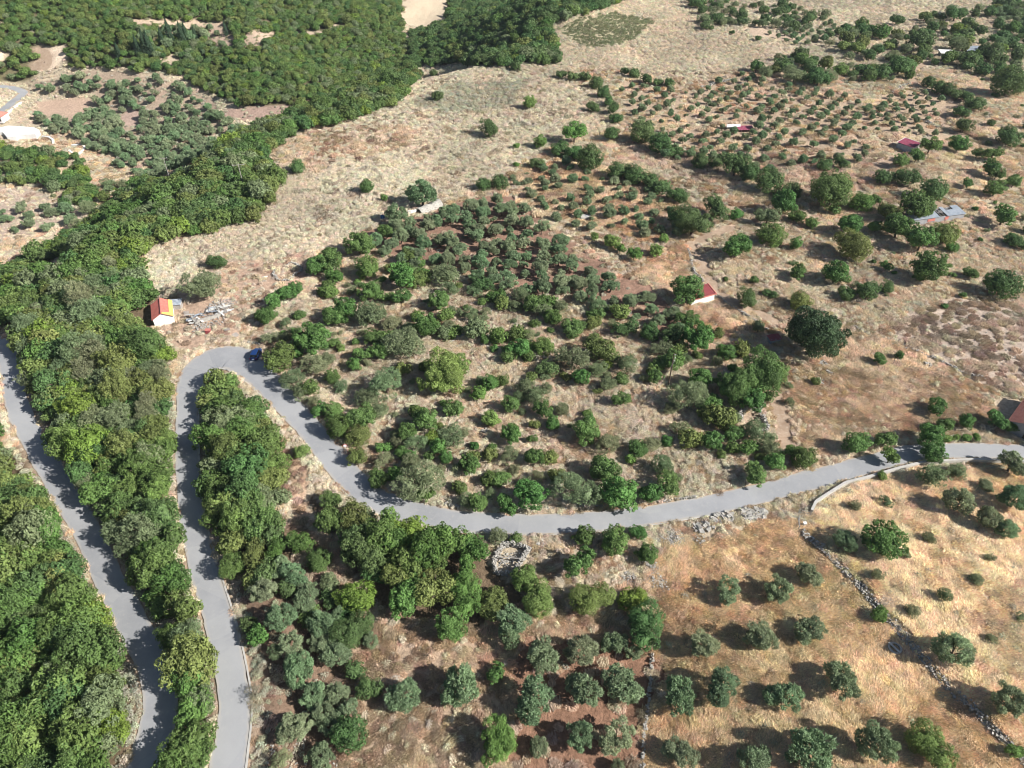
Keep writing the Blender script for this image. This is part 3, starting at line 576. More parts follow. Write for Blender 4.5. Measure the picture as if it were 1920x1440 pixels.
def tint_for(kind, n, rng, pos=None):
    base = np.array(TINT[kind]); v = VARY[kind]
    k = 1 + rng.uniform(-v, v, (n, 1)); t = base * k
    t = t * (1 + rng.uniform(-1, 1, (n, 1)) * np.array([[.18, .03, .10]]) * (1.6 if kind == 'm' else 1.0))
    if kind == 'm':
        q = rng.random(n); t[q < .06] = np.array([.195, .28, .055]); t[q > .84] = np.array([.130, .205, .064]) * (1 + rng.uniform(-.12, .12, (np.sum(q > .84), 1))); t[(q > .74) & (q < .84)] = np.array([.2, .25, .125])
    return t
TREES_OUT = []
def add_tree(kind, x, y, rad, tint, label, group=None, rng=RNG, small=False, squash=1.0, big=False):
    sh = SHAPE[kind]; i = int(rng.integers(VAR[sh])); z = float(H(x, y)) - .05; rz = float(rng.uniform(0, 6.28)); nm, cat = NAMES[kind]
    s = (rad * float(rng.uniform(.86, 1.14)), rad * float(rng.uniform(.86, 1.14)), rad * squash * float(rng.uniform(.9, 1.08)))
    tint = [float(c) for c in tint]
    if small:
        o = link(bpy.data.objects.new(nm, WHOLE[sh, i])); o.location = (x, y, z); o.rotation_euler = (0, 0, rz); o.scale = s; o['tint'] = tint
    else:
        o = empty(nm, (x, y, z), rz); o.scale = s
        link(bpy.data.objects.new('trunk', TRUNK[sh, i]), o); c = link(bpy.data.objects.new('crown', BIG[sh] if big and sh in BIG else CROWN[sh, i]), o); c['tint'] = tint
    tag(o, label, cat, group); TREES_OUT.append((x, y, rad)); return o
def locate(kind, arr):
    """crown centres in the photo -> ground points and crown radii in metres"""
    a = np.array(arr, float); cz = KIND[SHAPE[kind]]['cz']; rad = np.full(len(a), 2.5)
    for _ in range(4):
        x, y, z = hit(a[:, 0], a[:, 1], cz * rad); _, _, dep = project(x, y, z + cz * rad); rad = a[:, 2] * dep / FPX
    return x, y, rad
DESC = {'o': 'grey-green olive', 'm': 'rounded mid-green evergreen', 'n': 'dense dark evergreen', 'b': 'leafy green tree', 'g': 'pale grey-green shrub', 'y': 'yellow-green shrub', 'k': 'very large dark green spreading tree', 'd': 'bare brownish twiggy shrub'}
EXPL = [
 ('in the golden grass plot, {o} from the left', 'o', [(1367,1105,27),(1460,1106,27),(1517,1075,26),(1426,1195,27),(1519,1178,28),(1320,1208,28),(1354,1288,33),(1470,1303,32),(1580,1273,37),(1276,1302,36),(1520,1408,37),(1643,1397,39),(1415,1424,30),(1278,1408,33)]),
 ('at the bottom of the golden grass plot', 'm', [(1747,1393,48)]),
 ('in the pale grass right of the stone wall, {o} from the left', 'o', [(1588,1013,21),(1788,1217,33),(1893,1313,33),(1853,972,23),(1888,992,19),(1797,941,26),(1906,933,28),(1900,868,25),(1850,908,13)]),
 ('in the pale grass near the small gate', 'b', [(1660,1010,35)]),
 ('low in the pale grass, {o} from the left', 'g', [(1697,1037,12),(1743,1007,13),(1857,1045,11),(1833,1085,13),(1772,1115,14),(1712,1143,15),(1647,1077,12),(1860,1198,10),(1913,1155,10),(1603,946,11),(1662,939,12)]),
 ('on the long stone wall lower right, {o} from the left', 'y', [(1650,1152,16),(1903,1408,17)]),
 ('by the road at the tile-roofed building, {o} from the left', 'b', [(1607,831,23),(1662,823,20),(1750,849,21),(1747,815,26),(1772,797,18),(1812,790,16),(1871,786,19),(1897,797,15),(1758,762,20)]),
 ('beside the right-hand road, {o} from the left', 'y', [(1654,892,9),(1670,855,19),(1775,822,9),(1793,820,9),(1812,820,9),(1831,819,9)]),
 ('spread over the concrete wall, {o} from the left', 'g', [(1750,888,28),(1795,881,17)]),
 ('round the farm track, {o} from the left', 'b', [(1307,632,31),(1425,700,42),(1380,716,38),(1410,748,24),(1462,695,20),(1313,710,24),(1378,813,18),(1335,825,21),(1417,885,25),(1453,865,18),(1362,658,18),(1288,597,20)]),
 ('round the stone pen and track, {o} from the left', 'm', [(1375,783,15),(1493,843,18),(1508,857,23),(1423,610,17),(1348,623,12),(1530,713,10)]),
 ('beside the power pole, {o} from the left', 'g', [(1177,682,19),(1292,738,38)]),
 ('towering over the farm track', 'k', [(1535,618,60)]),
 ('just behind the huge tree', 'm', [(1502,563,21)]),
 ('against the white shed', 'b', [(1289,543,30)]),
 ('in the scrub right of the white shed, {o} from the left', 'n', [(1402,557,23),(1445,548,13),(1587,548,17),(1628,545,23),(1665,537,15),(1883,530,33)]),
 ('in the eastern scrub, {o} from the left', 'b', [(1497,508,18),(1568,512,24),(1663,498,12),(1742,503,29),(1723,515,15),(1822,510,14),(1650,672,14),(1687,665,9)]),
 ('in the middle plot, {o} from the left', 'b', [(647,580,24),(693,547,21),(753,513,32),(798,608,26),(678,662,18),(663,683,14),(977,653,18),(797,787,24),(763,810,19),(770,857,15),(880,870,19),(1002,857,19),(1100,807,27),(1037,793,15),(1197,840,19),(1228,705,15),(1262,675,23),(582,632,33),(627,590,23),(623,707,15),(598,767,17)]),
 ('among the scrub of the middle plot, {o} from the left', 'm', [(523,667,32),(687,500,25),(783,520,22),(700,630,18),(930,552,18),(1020,647,21),(1127,650,31),(1037,593,20),(1073,610,25),(1113,603,17),(938,713,17),(677,780,29),(670,815,22),(632,800,24),(670,853,22),(707,892,24)]),
 ('at the dark foot of the red-soil grove, {o} from the left', 'n', [(1027,687,20),(1173,610,27),(1220,623,21),(1263,627,22),(985,720,10),(905,530,20)]),
 ('in the middle plot, {o} from the left', 'g', [(547,710,23),(587,680,26),(563,737,17),(693,585,33),(757,640,36),(722,713,37),(837,512,27),(843,541,20),(1073,667,33),(690,743,22),(718,860,18),(937,887,13)]),
 ('large on the inside of the lower road bend', 'g', [(785,897,52)]),
 ('in the middle of the plot, {o} from the left', 'y', [(827,697,44),(855,680,28),(898,737,17),(920,785,18),(1183,860,11)]),
 ('along the upper road edge, {o} from the left', 'b', [(797,925,20),(897,942,20),(950,945,24),(993,927,31),(1133,880,28),(1160,925,35),(1220,925,22),(1255,905,26)]),
 ('fine-leaved beside the road in the middle', 'g', [(1080,915,41)]),
 ('along the field edge above the hairpin, {o} from the left', 'b', [(498,590,21),(513,565,18),(535,548,18),(553,540,15),(593,500,19),(617,485,26)]),
 ('beside the red-roofed house, {o} from the left', 'm', [(267,640,43),(307,662,25),(240,610,26)]),
 ('above the ruined yard', 'n', [(405,488,19)]),
 ('half bare above the ruined yard', 'g', [(377,530,36)]),
 ('by the strip inside the hairpin, {o} from the left', 'm', [(565,845,15),(620,935,22)]),
 ('below the road near the roofless ruin, {o} from the left', 'b', [(757,1123,36),(847,1173,31),(1087,1053,35),(1097,1003,19),(1153,1015,27),(1197,997,14),(1215,1037,20),(930,1260,20)]),
 ('near the roofless ruin, {o} from the left', 'm', [(667,1120,35),(873,1110,37),(923,1127,31),(1010,1120,37),(1110,1120,39),(1187,1120,28),(887,1023,33),(967,1010,12),(985,1085,27)]),
 ('large round and grey beside the rubble', 'n', [(1210,1170,42)]),
 ('next to the terrace olives on the left, {o} from the top', 'n', [(660,1180,37),(690,1290,26),(655,1375,36)]),
 ('at the corner of the roofless ruin', 'g', [(933,1003,18)]),
 ('bare-twigged on the terrace, {o} from the left', 'd', [(477,1297,20),(800,1225,16),(1203,1340,14)]),
 ('on the lower terrace, {o} from the left', 'o', [(962,1165,27),(955,1196,22),(1017,1232,33),(1090,1220,30),(1153,1203,26),(1188,1223,17),(1000,1313,37),(1092,1293,32),(1167,1280,38),(1087,1380,29),(1157,1383,32),(1010,1400,19),(862,1290,37),(755,1303,31),(1160,1437,14)]),
 ('tall at the bottom edge of the terrace', 'y', [(933,1390,38)]),
 ('in the grove beside the inner road leg, {o} from the top', 'o', [(550,1077,27),(493,1107,27),(573,1117,27),(527,1157,29),(602,1173,27),(547,1210,28),(630,1223,25),(560,1257,30),(632,1300,22),(587,1303,29),(550,1367,30),(623,1363,24),(650,1330,22),(600,1420,26)]),
 ('right of the inner road leg, {o} from the left', 'm', [(433,1060,26),(477,1037,27),(517,1030,23),(560,1013,29),(597,1050,22),(617,1090,22)]),
 ('alone in the big pale field, {o} from the left', 'n', [(688,348,15),(813,138,8),(917,240,20),(967,123,11),(1112,199,13),(557,310,17),(820,178,12)]),
 ('at the edge of the big pale field, {o} from the left', 'y', [(993,192,13),(1077,247,22),(968,308,6),(1013,265,13),(968,273,6)]),
 ('old and broad by the vaulted barn, {o} from the left', 'o', [(743,400,21),(790,363,26)]),
 ('by the vaulted barn, {o} from the left', 'b', [(673,457,26),(723,433,16),(720,370,8)]),
 ('topping the red-soil grove, {o} from the left', 'n', [(907,345,14),(937,340,17),(1007,303,15),(1050,275,20),(1078,285,18),(1107,297,26),(1147,248,18)]),
 ('in the hedge climbing beside the far orchard, {o} from the left', 'n', [(1053,137,11),(1075,141,12),(1098,143,12),(1118,155,13),(1132,172,13),(1142,188,13),(1150,203,13),(1155,220,12)]),
 ('in the hedge above the far orchard, {o} from the left', 'n', [(1172,132,10),(1190,137,11),(1212,147,11),(1235,152,10),(1255,155,10)]),
 ('in the dark hedge below the far orchard, {o} from the left', 'n', [(1207,247,24),(1240,267,22),(1265,280,18),(1313,300,17),(1347,300,19),(1380,308,28),(1405,324,18),(1443,337,29),(1485,357,19)]),
 ('in the dark hedge beside the dry grove, {o} from the left', 'n', [(1160,317,20),(1190,327,20),(1217,335,18),(1240,347,20),(1270,363,20),(1300,412,38),(1345,385,30),(1270,405,18)]),
 ('at the lower end of the dry grove, {o} from the left', 'y', [(1115,443,8),(1147,452,15),(1163,464,12),(1190,475,16),(1230,470,12),(1245,447,9)]),
 ('among the hedges left of the grey shed, {o} from the left', 'b', [(1382,400,13),(1470,380,24),(1383,460,28),(1493,457,13),(1565,392,12),(1595,420,23),(1643,425,14),(1687,420,30),(1643,373,10)]),
 ('around the grey shed, {o} from the left', 'm', [(1447,438,26),(1497,402,17),(1563,348,46),(1600,457,37),(1615,377,20),(1667,397,22),(1773,437,27),(1788,463,13),(1522,417,12),(1440,403,22)]),
 ('close to the grey shed roof, {o} from the left', 'b', [(1722,383,32),(1730,445,30),(1885,402,23)]),
 ('along the track above the grey shed, {o} from the left', 'n', [(1580,303,16),(1657,330,18),(1702,330,21),(1750,355,24),(1903,447,18),(1547,308,14)]),
 ('right of the red hut, {o} from the left', 'b', [(1745,272,18),(1720,290,16),(1690,300,14),(1800,268,18),(1833,287,11),(1862,287,17),(1860,313,18),(1870,325,15),(1867,353,17),(1903,337,15)]),
 ('along the pale track top right, {o} from the left', 'n', [(1742,152,14),(1760,162,14),(1778,168,14),(1797,174,14),(1815,180,13),(1830,192,18),(1803,207,15),(1810,233,19),(1893,253,24),(1893,155,29)]),
 ('in the thicket top right, {o} from the left', 'n', [(1537,142,22),(1690,117,28),(1730,72,26),(1793,23,18),(1683,35,13),(1520,27,18),(1620,55,16),(1860,100,20)]),
]
print('explicit', sum(len(e[2]) for e in EXPL))
for phrase, kind, lst in EXPL:
    x, y, rad = locate(kind, lst); t = tint_for(kind, len(lst), RNG)
    order = sorted(range(len(lst)), key=(lambda i: lst[i][1]) if 'the top' in phrase else (lambda i: lst[i][0])); rank = {i: r for r, i in enumerate(order)}
    grp = (DESC[kind] + 's ' + phrase.split(',')[0]) if len(lst) > 1 else None
    for i in range(len(lst)):
        add_tree(kind, float(x[i]), float(y[i]), float(rad[i]), t[i], DESC[kind] + ' ' + phrase.format(o=ORD[rank[i]]), grp, RNG, small=lst[i][2] < 13, big=lst[i][2] > 36)

# ------------------------------------------------------------------ woods and groves: evenly spaced points kept where the photo shows them
def field_pts(poly, sp, hc, rng, box=None, jit=.36, rot=0.0):
    px = np.array([p[0] for p in poly], float); py = np.array([p[1] for p in poly], float)
    gx, gy, _ = hit(np.clip(px, -900, 2700), np.clip(py, -60, 1600))
    x0, x1, y0, y1 = gx.min() - 15, gx.max() + 15, max(gy.min() - 15, -30), gy.max() + 15
    cx, cy = (x0 + x1) / 2, (y0 + y1) / 2; ext = math.hypot(x1 - x0, y1 - y0) / 2
    u = np.arange(-ext, ext, sp); v = np.arange(-ext, ext, sp * .9); U, V = np.meshgrid(u, v); U = U + (np.arange(len(v)) % 2 * sp / 2)[:, None] * (jit > .15)
    U = U + rng.uniform(-jit, jit, U.shape) * sp; V = V + rng.uniform(-jit, jit, V.shape) * sp
    x = cx + U * math.cos(rot) - V * math.sin(rot); y = cy + U * math.sin(rot) + V * math.cos(rot); x = x.ravel(); y = y.ravel()
    m = (x > x0) & (x < x1) & (y > y0) & (y < y1); x, y = x[m], y[m]
    a, b_, _ = project(x, y, H(x, y) + hc); m = inpoly(a, b_, poly); return x[m], y[m]
EX = np.array(TREES_OUT)
def clear_of(x, y, r, gap=.58):
    ok = np.ones(len(x), bool)
    for ex, ey, er in EX: ok &= np.hypot(x - ex, y - ey) > gap * (er + r)
    return ok
CLEAR = [A[1] for A in AREAS if A[0] in ('clearing', 'quarry', 'bare', 'path')]
SOLID = []       # footprints of buildings, filled as (x, y, r)
for px_, py_, r_ in [(306, 586, 5), (385, 592, 7), (330, 575, 3), (955, 1050, 5), (1318, 555, 5), (1755, 408, 4), (1740, 411, 4), (1780, 405, 4), (1700, 272, 6), (1385, 241, 5), (800, 390, 5), (1905, 770, 6), (1915, 800, 6), (1450, 634, 3), (30, 250, 12), (60, 255, 8), (10, 240, 9), (1415, 790, 4), (480, 662, 3), (1770, 100, 5), (1825, 92, 6)]:
    p = P(px_, py_); SOLID.append((p.x, p.y, r_))
WOODS = [  # polygon, spacing, radius range, kind mix, phrase, road gap, keep
 (F_LEFT, 3.1, (2.1, 3.7), 'mmmmn', 'in the left-edge wood', .5),
 (F_MID, 2.9, (1.9, 3.3), 'mmmmmng', 'between the two road legs', .1),
 (F_IN, 2.9, (1.9, 3.2), 'mmmmn', 'inside the hairpin', .3),
 (F_BANK, 2.9, (1.9, 3.2), 'mmmn', 'left of the roofless ruin', .6),
 (F_STRIP, 3.0, (1.4, 2.2), 'mn', 'right of the terrace grove', .5),
 (F_EDGE, 3.5, (1.9, 3.4), 'mmmn', 'on the plateau edge', .8),
 (F_HILL, 2.9, (1.2, 2.5), 'mmmmn', 'on the far hillside', 0),
 (F_SPUR, 3.6, (1.9, 3.3), 'nnm', 'on the dark wooded spur', 0),
 (F_FARL, 3.6, (1.6, 2.8), 'mm', 'far left above the bend', 1),
 ([(445, 1100), (520, 1060), (640, 1100), (700, 1200), (690, 1440), (480, 1440), (470, 1250)], 4.0, (1.0, 2.1), 'oomng', 'in the terrace grove', .5),
 (F_HOUSE, 4.4, (1.7, 3.0), 'mmn', 'below the white house', 1),
 (BUSH_NE, 7.5, (1.6, 3.6), 'nnmg', 'in the upper right thicket', 0), (BUSH_N, 6.5, (1.4, 3.0), 'nng', 'top centre beside the pale field', 0), (BUSH_FARN, 9, (1.6, 3.4), 'nnm', 'beyond', 0),
 ([(90, 360), (190, 345), (260, 340), (230, 400), (150, 430), (60, 440), (80, 395)], 4.4, (1.0, 2.6), 'gmn', 'on the open slope left', 1),
 ([(1340, 20), (1420, 40), (1440, 100), (1330, 60)], 14, (1, 1.8), 'n', 'x', 0),
 ([(1500, 640), (1300, 640), (1180, 560), (1000, 560), (760, 480), (640, 500), (480, 660), (620, 820), (760, 930), (960, 950), (1250, 920), (1480, 870)], 3.7, (.7, 2.3), 'ggbgmm', 'low in the middle plot', .5),
 ([(1350, 440), (1560, 480), (1920, 440), (1920, 540), (1640, 620), (1500, 540), (1350, 540)], 11, (.6, 1.3), 'gb', 'low in the eastern scrub', .8),
 ([(1640, 420), (1920, 300), (2300, 300), (2300, 480), (1800, 470)], 10, (.7, 1.6), 'gb', 'low right', .8),
 ([(1780, 110), (2300, 90), (2300, 300), (1840, 280), (1840, 180)], 11, (.7, 1.6), 'gbn', 'far right', .8),
]
GROVES = [
 (GROVE_RED, 4.7, (1.6, 2.3), 'in the dark red-soil grove', .24, .5), (GROVE_DRY, 5.2, (1.1, 1.75), 'in the dry-grass grove', .22, .5), (GROVE_FAR, 6.0, (1.15, 1.65), 'in the far orchard', .16, .95),
 (GROVE_ROWS, 5.4, (1.0, 1.4), 'in the small orchard with long shadows', .12, 1.35), (GROVE_VALLEY, 5.0, (1.7, 2.7), 'in the valley grove far left', .34, .3), (GROVE_NE, 5.5, (1.1, 1.7), 'in the small orchard top right', .2, .9),
 ([(1160, 255), (1250, 290), (1400, 335), (1560, 310), (1640, 290), (1600, 300), (1400, 290), (1280, 285)], 6.5, (1.1, 1.7), 'scattered below the far orchard', .3, .6),
 ([(50, 380), (130, 370), (180, 410), (90, 430), (-60, 430), (-60, 380)], 7, (1.5, 2.4), 'on the bare slope at the left edge', .3, .3),
 ([(250, 50), (400, 45), (430, 90), (330, 110), (230, 90)], 7, (2.0, 3.0), 'in the clearing on the far hill', .3, .3),
 ([(1860, 10), (1920, 0), (2200, -20), (2200, 60), (1870, 50)], 6, (1.6, 2.4), 'in the grove at the top right corner', .2, .6),
]
cand = []   # (kind, x, y, rad, screen size, phrase, tint)
def off_limits(x, y, r, gap, GAPK=.55):
    ok = clear_of(x, y, r) & (road_dist(x, y) > gap + GAPK * r) & (track_dist(x, y) > .3 * r)
    for sx, sy, sr in SOLID: ok &= np.hypot(x - sx, y - sy) > sr + .5 * r
    return ok
for poly, sp, rr, kinds, phrase, gap in WOODS:
    x, y = field_pts(poly, sp, .85 * (rr[0] + rr[1]) / 2, RNG); rad = RNG.uniform(rr[0], rr[1], len(x)) * (1 + (RNG.random(len(x)) < .1) * .25)
    if phrase.startswith('in the upper right thicket') or phrase == 'beyond' or 'top centre' in phrase:
        m = vnoise(x, y, 16, 51) > .34; x, y, rad = x[m], y[m], rad[m]
    if phrase == 'low in the middle plot':
        m = (vnoise(x, y, 7, 52) * .7 + vnoise(x, y, 3, 53) * .3 > .53) | (RNG.random(len(x)) < .12); x, y, rad = x[m], y[m], rad[m]
    elif 'low' in phrase: m = RNG.random(len(x)) < .8; x, y, rad = x[m], y[m], rad[m]
    ok = off_limits(x, y, rad, gap)
    a, b_, dep = project(x, y, H(x, y) + .8 * rad)
    for c in CLEAR: ok &= ~inpoly(a, b_, c)
    x, y, rad, a, b_, dep = x[ok], y[ok], rad[ok], a[ok], b_[ok], dep[ok]
    ks = np.array([kinds[i] for i in RNG.integers(len(kinds), size=len(x))])
    for kd in sorted(set(ks)):
        q = np.where(ks == kd)[0]; t = tint_for(kd, len(q), RNG)
        for n_, i in enumerate(q):
            vis = rad[i] / dep[i] * FPX * (1 if (-20 < a[i] < 1940 and -20 < b_[i] < 1460) else .01)
            cand.append((kd, x[i], y[i], rad[i], vis, phrase, t[n_]))
for poly, sp, rr, phrase, jit, rot in GROVES:
    x, y = field_pts(poly, sp, 1.2 * (rr[0] + rr[1]) / 2, RNG, jit=jit, rot=rot); rad = RNG.uniform(rr[0], rr[1], len(x))
    m = RNG.random(len(x)) < .90; rad = rad * np.where(RNG.random(len(x)) < .15, RNG.uniform(.55, .8, len(x)), 1); x, y, rad = x[m], y[m], rad[m]
    ok = off_limits(x, y, rad, .5); a, b_, dep = project(x, y, H(x, y) + 1.2 * rad)
    if 'valley' in phrase:
        for c in CLEAR: ok &= ~inpoly(a, b_, c)
    x, y, rad, a, b_, dep = x[ok], y[ok], rad[ok], a[ok], b_[ok], dep[ok]; t = tint_for('o', len(x), RNG)
    for i in range(len(x)):
        vis = rad[i] / dep[i] * FPX * (1 if (-20 < a[i] < 1940 and -20 < b_[i] < 1460) else .01)
        cand.append(('o', x[i], y[i], rad[i], vis, phrase, t[i]))
LIMIT = {'evergreen_oak': 300, 'olive_tree': 300, 'grey_leaved_shrub': 260, 'broadleaf_tree': 260, 'yellow_green_shrub': 100, 'bare_shrub': 50}
from collections import Counter
cnt = Counter()
for e in EXPL: cnt[NAMES[e[1]][0]] += len(e[2])
cand.sort(key=lambda c: -c[4]); rest = {}; chosen = {}
for kd, x, y, rad, vis, phrase, t in cand:
    nm = NAMES[kd][0]
    if cnt[nm] < LIMIT[nm] and vis > 3: cnt[nm] += 1; chosen.setdefault((kd, phrase), []).append((x, y, rad, vis, t))
    else: rest.setdefault('olive' if kd == 'o' else 'wood', []).append((SHAPE[kd], x, y, rad, t))
for (kd, phrase), L_ in chosen.items():
    pr = [project(l[0], l[1], H(l[0], l[1])) for l in L_]; n = len(L_); rows = max(1, min(12, round(math.sqrt(n * .55)))); per = math.ceil(n / rows)
    oy = sorted(range(n), key=lambda i: float(pr[i][1]))
    for r_ in range(rows):
        band = sorted(oy[r_ * per:(r_ + 1) * per], key=lambda i: float(pr[i][0]))
        for c_, i in enumerate(band):
            x, y, rad, vis, t = L_[i]; lab = DESC[kd] + ' ' + phrase
            if n > 1: lab += ', ' + (('row %s down, ' % ORD[r_]) if rows > 1 else '') + '%s from left' % ORD[min(c_, 29)]
            add_tree(kd, float(x), float(y), float(rad), t, lab, DESC[kd] + 's ' + phrase, RNG, small=vis < 12, squash=float(RNG.uniform(.95, 1.5)) if phrase in ('in the left-edge wood', 'between the two road legs', 'inside the hairpin', 'left of the roofless ruin') else 1.0)
print('individual trees', dict(cnt), 'massed', {k: len(v) for k, v in rest.items()})
def proto(me, name): return bpy.data.objects.new(name, me)
for key, lab in (('wood', 'continuous evergreen woodland covering the far hills and slopes'), ('olive', 'distant olive trees massed in the valley groves')):
    L_ = rest.get(key, []); 
    if not L_: continue
    kinds = sorted(set(s for s, *_ in L_)); protos = []; base = {}
    for kd in kinds:
        base[kd] = len(protos); protos += [proto(WHOLE[kd, i], 'tree') for i in range(VAR[kd])]
    xs = np.array([l[1] for l in L_]); ys = np.array([l[2] for l in L_]); rd_ = np.array([l[3] for l in L_])
    ix = [base[l[0]] + int(RNG.integers(VAR[l[0]])) for l in L_]
    scatter('woodland' if key == 'wood' else 'olive_groves', lab, np.stack([xs, ys, H(xs, ys) - .05], 1), rd_[:, None] * RNG.uniform(.9, 1.1, (len(L_), 3)), np.stack([xs * 0, xs * 0, RNG.uniform(0, 6.28, len(L_))], 1), ix, np.array([l[4] for l in L_]), protos)
# cypresses on the far hill
cy = cypress_mesh(5)
for i, (px_, py_, h_) in enumerate(sorted([(262, 105, 36), (277, 105, 46), (285, 107, 44), (307, 88, 34), (322, 82, 42), (345, 86, 40), (352, 80, 34), (368, 78, 26), (425, 68, 26), (226, 112, 30)])):
    p = P(px_, py_); dep = float(project(p.x, p.y, p.z)[2]); s = h_ / .95 * dep / FPX
    o = empty('cypress_tree', p); o.scale = (s * 1.1, s * 1.1, s); c = link(bpy.data.objects.new('crown', cy), o); c['tint'] = list(TINT['c'])
    mb = MB().tube((0, 0, -.02), (0, 0, .3), .02, .012, 6); mb.build('trunk', M['bark'], o)
    tag(o, 'narrow dark cypress on the far hillside, %s from the left' % ORD[i], 'cypress tree', 'cypresses on the far hillside')

# ------------------------------------------------------------------ dry grass and scrub
def grass_patch(seed, n=210):
    rng = np.random.default_rng(seed); r = np.sqrt(rng.random(n)) * .95; a = rng.uniform(0, 6.28, n); x, y = r * np.cos(a), r * np.sin(a)
    h = rng.uniform(.28, .74, n) * (1 - .35 * r); wd = rng.uniform(.024, .06, n); th = rng.uniform(0, 6.28, n)
    lx = .30 + rng.normal(0, .17, n); ly = rng.normal(0, .17, n)
    p = np.stack([x, y, np.full(n, -.05)], 1); d = np.stack([np.cos(th), np.sin(th), th * 0], 1) * wd[:, None]
    tip = np.stack([x + lx * 1.2, y + ly * 1.2, h], 1); mid = np.stack([x + lx * .4, y + ly * .4, h * .62], 1)
    V = np.stack([p - d, p + d, mid + d * .9, tip, mid - d * .9], 1).reshape(-1, 3); b = np.arange(n)[:, None] * 5
    F = np.concatenate([b + np.array([[0, 1, 2]]), b + np.array([[0, 2, 4]]), b + np.array([[4, 2, 3]])])
    me = np_mesh('dry_grass', V, F, M['dry']); attr(me, 'lv', np.repeat(np.clip(rng.normal(.5, .3, n), 0, 1), 5)); return proto(me, 'dry_grass')
def scrub_clump(seed, n=130):
    rng = np.random.default_rng(seed); nd = sph_dirs(n, rng, 0.0); rad = rng.uniform(.7, 1.05, (n, 1)) * (1 + .2 * np.sin(nd[:, :1] * 4 + seed))
    pos = nd * rad * np.array([1, 1, .8]); V, F = cards(pos, nd, .17, .42, rng, .7, .3)
    me = np_mesh('scrub', V, F, M['dry']); attr(me, 'lv', np.repeat(np.clip(rng.normal(.5, .2, n), 0, 1), 4)); return proto(me, 'scrub')
GP = [grass_patch(i) for i in range(5)]; SCP = [scrub_clump(i) for i in range(6)]
def jgrid(x0, x1, y0, y1, sp, rng):
    U, V = np.meshgrid(np.arange(x0, x1, sp), np.arange(y0, y1, sp)); return (U + rng.uniform(-.5, .5, U.shape) * sp).ravel(), (V + rng.uniform(-.5, .5, V.shape) * sp).ravel()
SDEN = np.array([A[3] for A in AREAS]); GDEN = np.array([A[5] for A in AREAS]); STI = np.array([A[4] for A in AREAS]); GTI = np.array([A[6] for A in AREAS])
def inframe(x, y, mrg=90):
    a, b_, d = project(x, y, H(x, y)); return (a > -mrg) & (a < 1920 + mrg) & (b_ > -mrg / 3) & (b_ < 1440 + mrg * 1.5)
def cover(density, tints, spacing_tab, protos, size, name, label, gapr, seed, tv, verge=0.0):
    PX, PT, PS = [], [], []
    for (y0, y1, sp, k) in spacing_tab:
        rng = np.random.default_rng(seed); x, y = jgrid(-330, 330, y0, y1, sp, rng); m = inframe(x, y); x, y = x[m], y[m]
        a = area_at(x, y); clump = sstep((vnoise(x, y, 6, seed) * .6 + vnoise(x, y, 2.3, seed + 1) * .4 - .2) / .45)
        m = rng.random(len(x)) < (density[a] + (verge * (road_dist(x, y) < 2.6) if verge else 0)) * sp * sp * (.45 + 1.0 * clump) / (k * k); x, y, a = x[m], y[m], a[m]
        m = (road_dist(x, y) > gapr) & (track_dist(x, y) > .15)
        for sx, sy, sr in SOLID: m &= np.hypot(x - sx, y - sy) > sr * .7
        x, y, a = x[m], y[m], a[m]; t = tints[a] * (1 + rng.uniform(-tv, tv, (len(x), 1))) * (1 + rng.uniform(-.08, .08, (len(x), 3)))
        big = vnoise(x, y, 18, seed + 5); t = t * (.82 + .36 * big)[:, None]; t[:, 0] *= 1 + .10 * (vnoise(x, y, 11, seed + 6) - .5)
        PX.append(np.stack([x, y, H(x, y)], 1)); PT.append(t); PS.append(rng.uniform(size[0], size[1], len(x)) * k)
    Pn = np.concatenate(PX); T = np.concatenate(PT); S = np.concatenate(PS); n = len(Pn); print(name, n)
    sw = (vnoise(Pn[:, 0], Pn[:, 1], 9, 77) - .5) * 5 + (vnoise(Pn[:, 0], Pn[:, 1], 3, 78) - .5) * 3
    scatter(name, label, Pn, np.stack([S, S, S * RNG.uniform(.75, 1.2, n)], 1), np.stack([S * 0, S * 0, sw + RNG.normal(0, .5, n)], 1), RNG.integers(len(protos), size=n), T, protos)
cover(GDEN, GTI, [(20, 120, .62, .8), (120, 190, .8, 1.0), (190, 330, 1.3, 1.4)], GP, (.75, 1.25), 'dry_grass', 'dry straw-coloured grass covering the open plots', .25, 301, .26)
cover(SDEN * 1.6, STI, [(20, 150, .55, 1.0), (150, 260, .75, 1.1), (260, 480, 1.3, 1.4)], SCP, (.36, .80), 'dry_scrub', 'low straw-coloured scrub clumps over the fields', .35, 401, .2, 1.1)
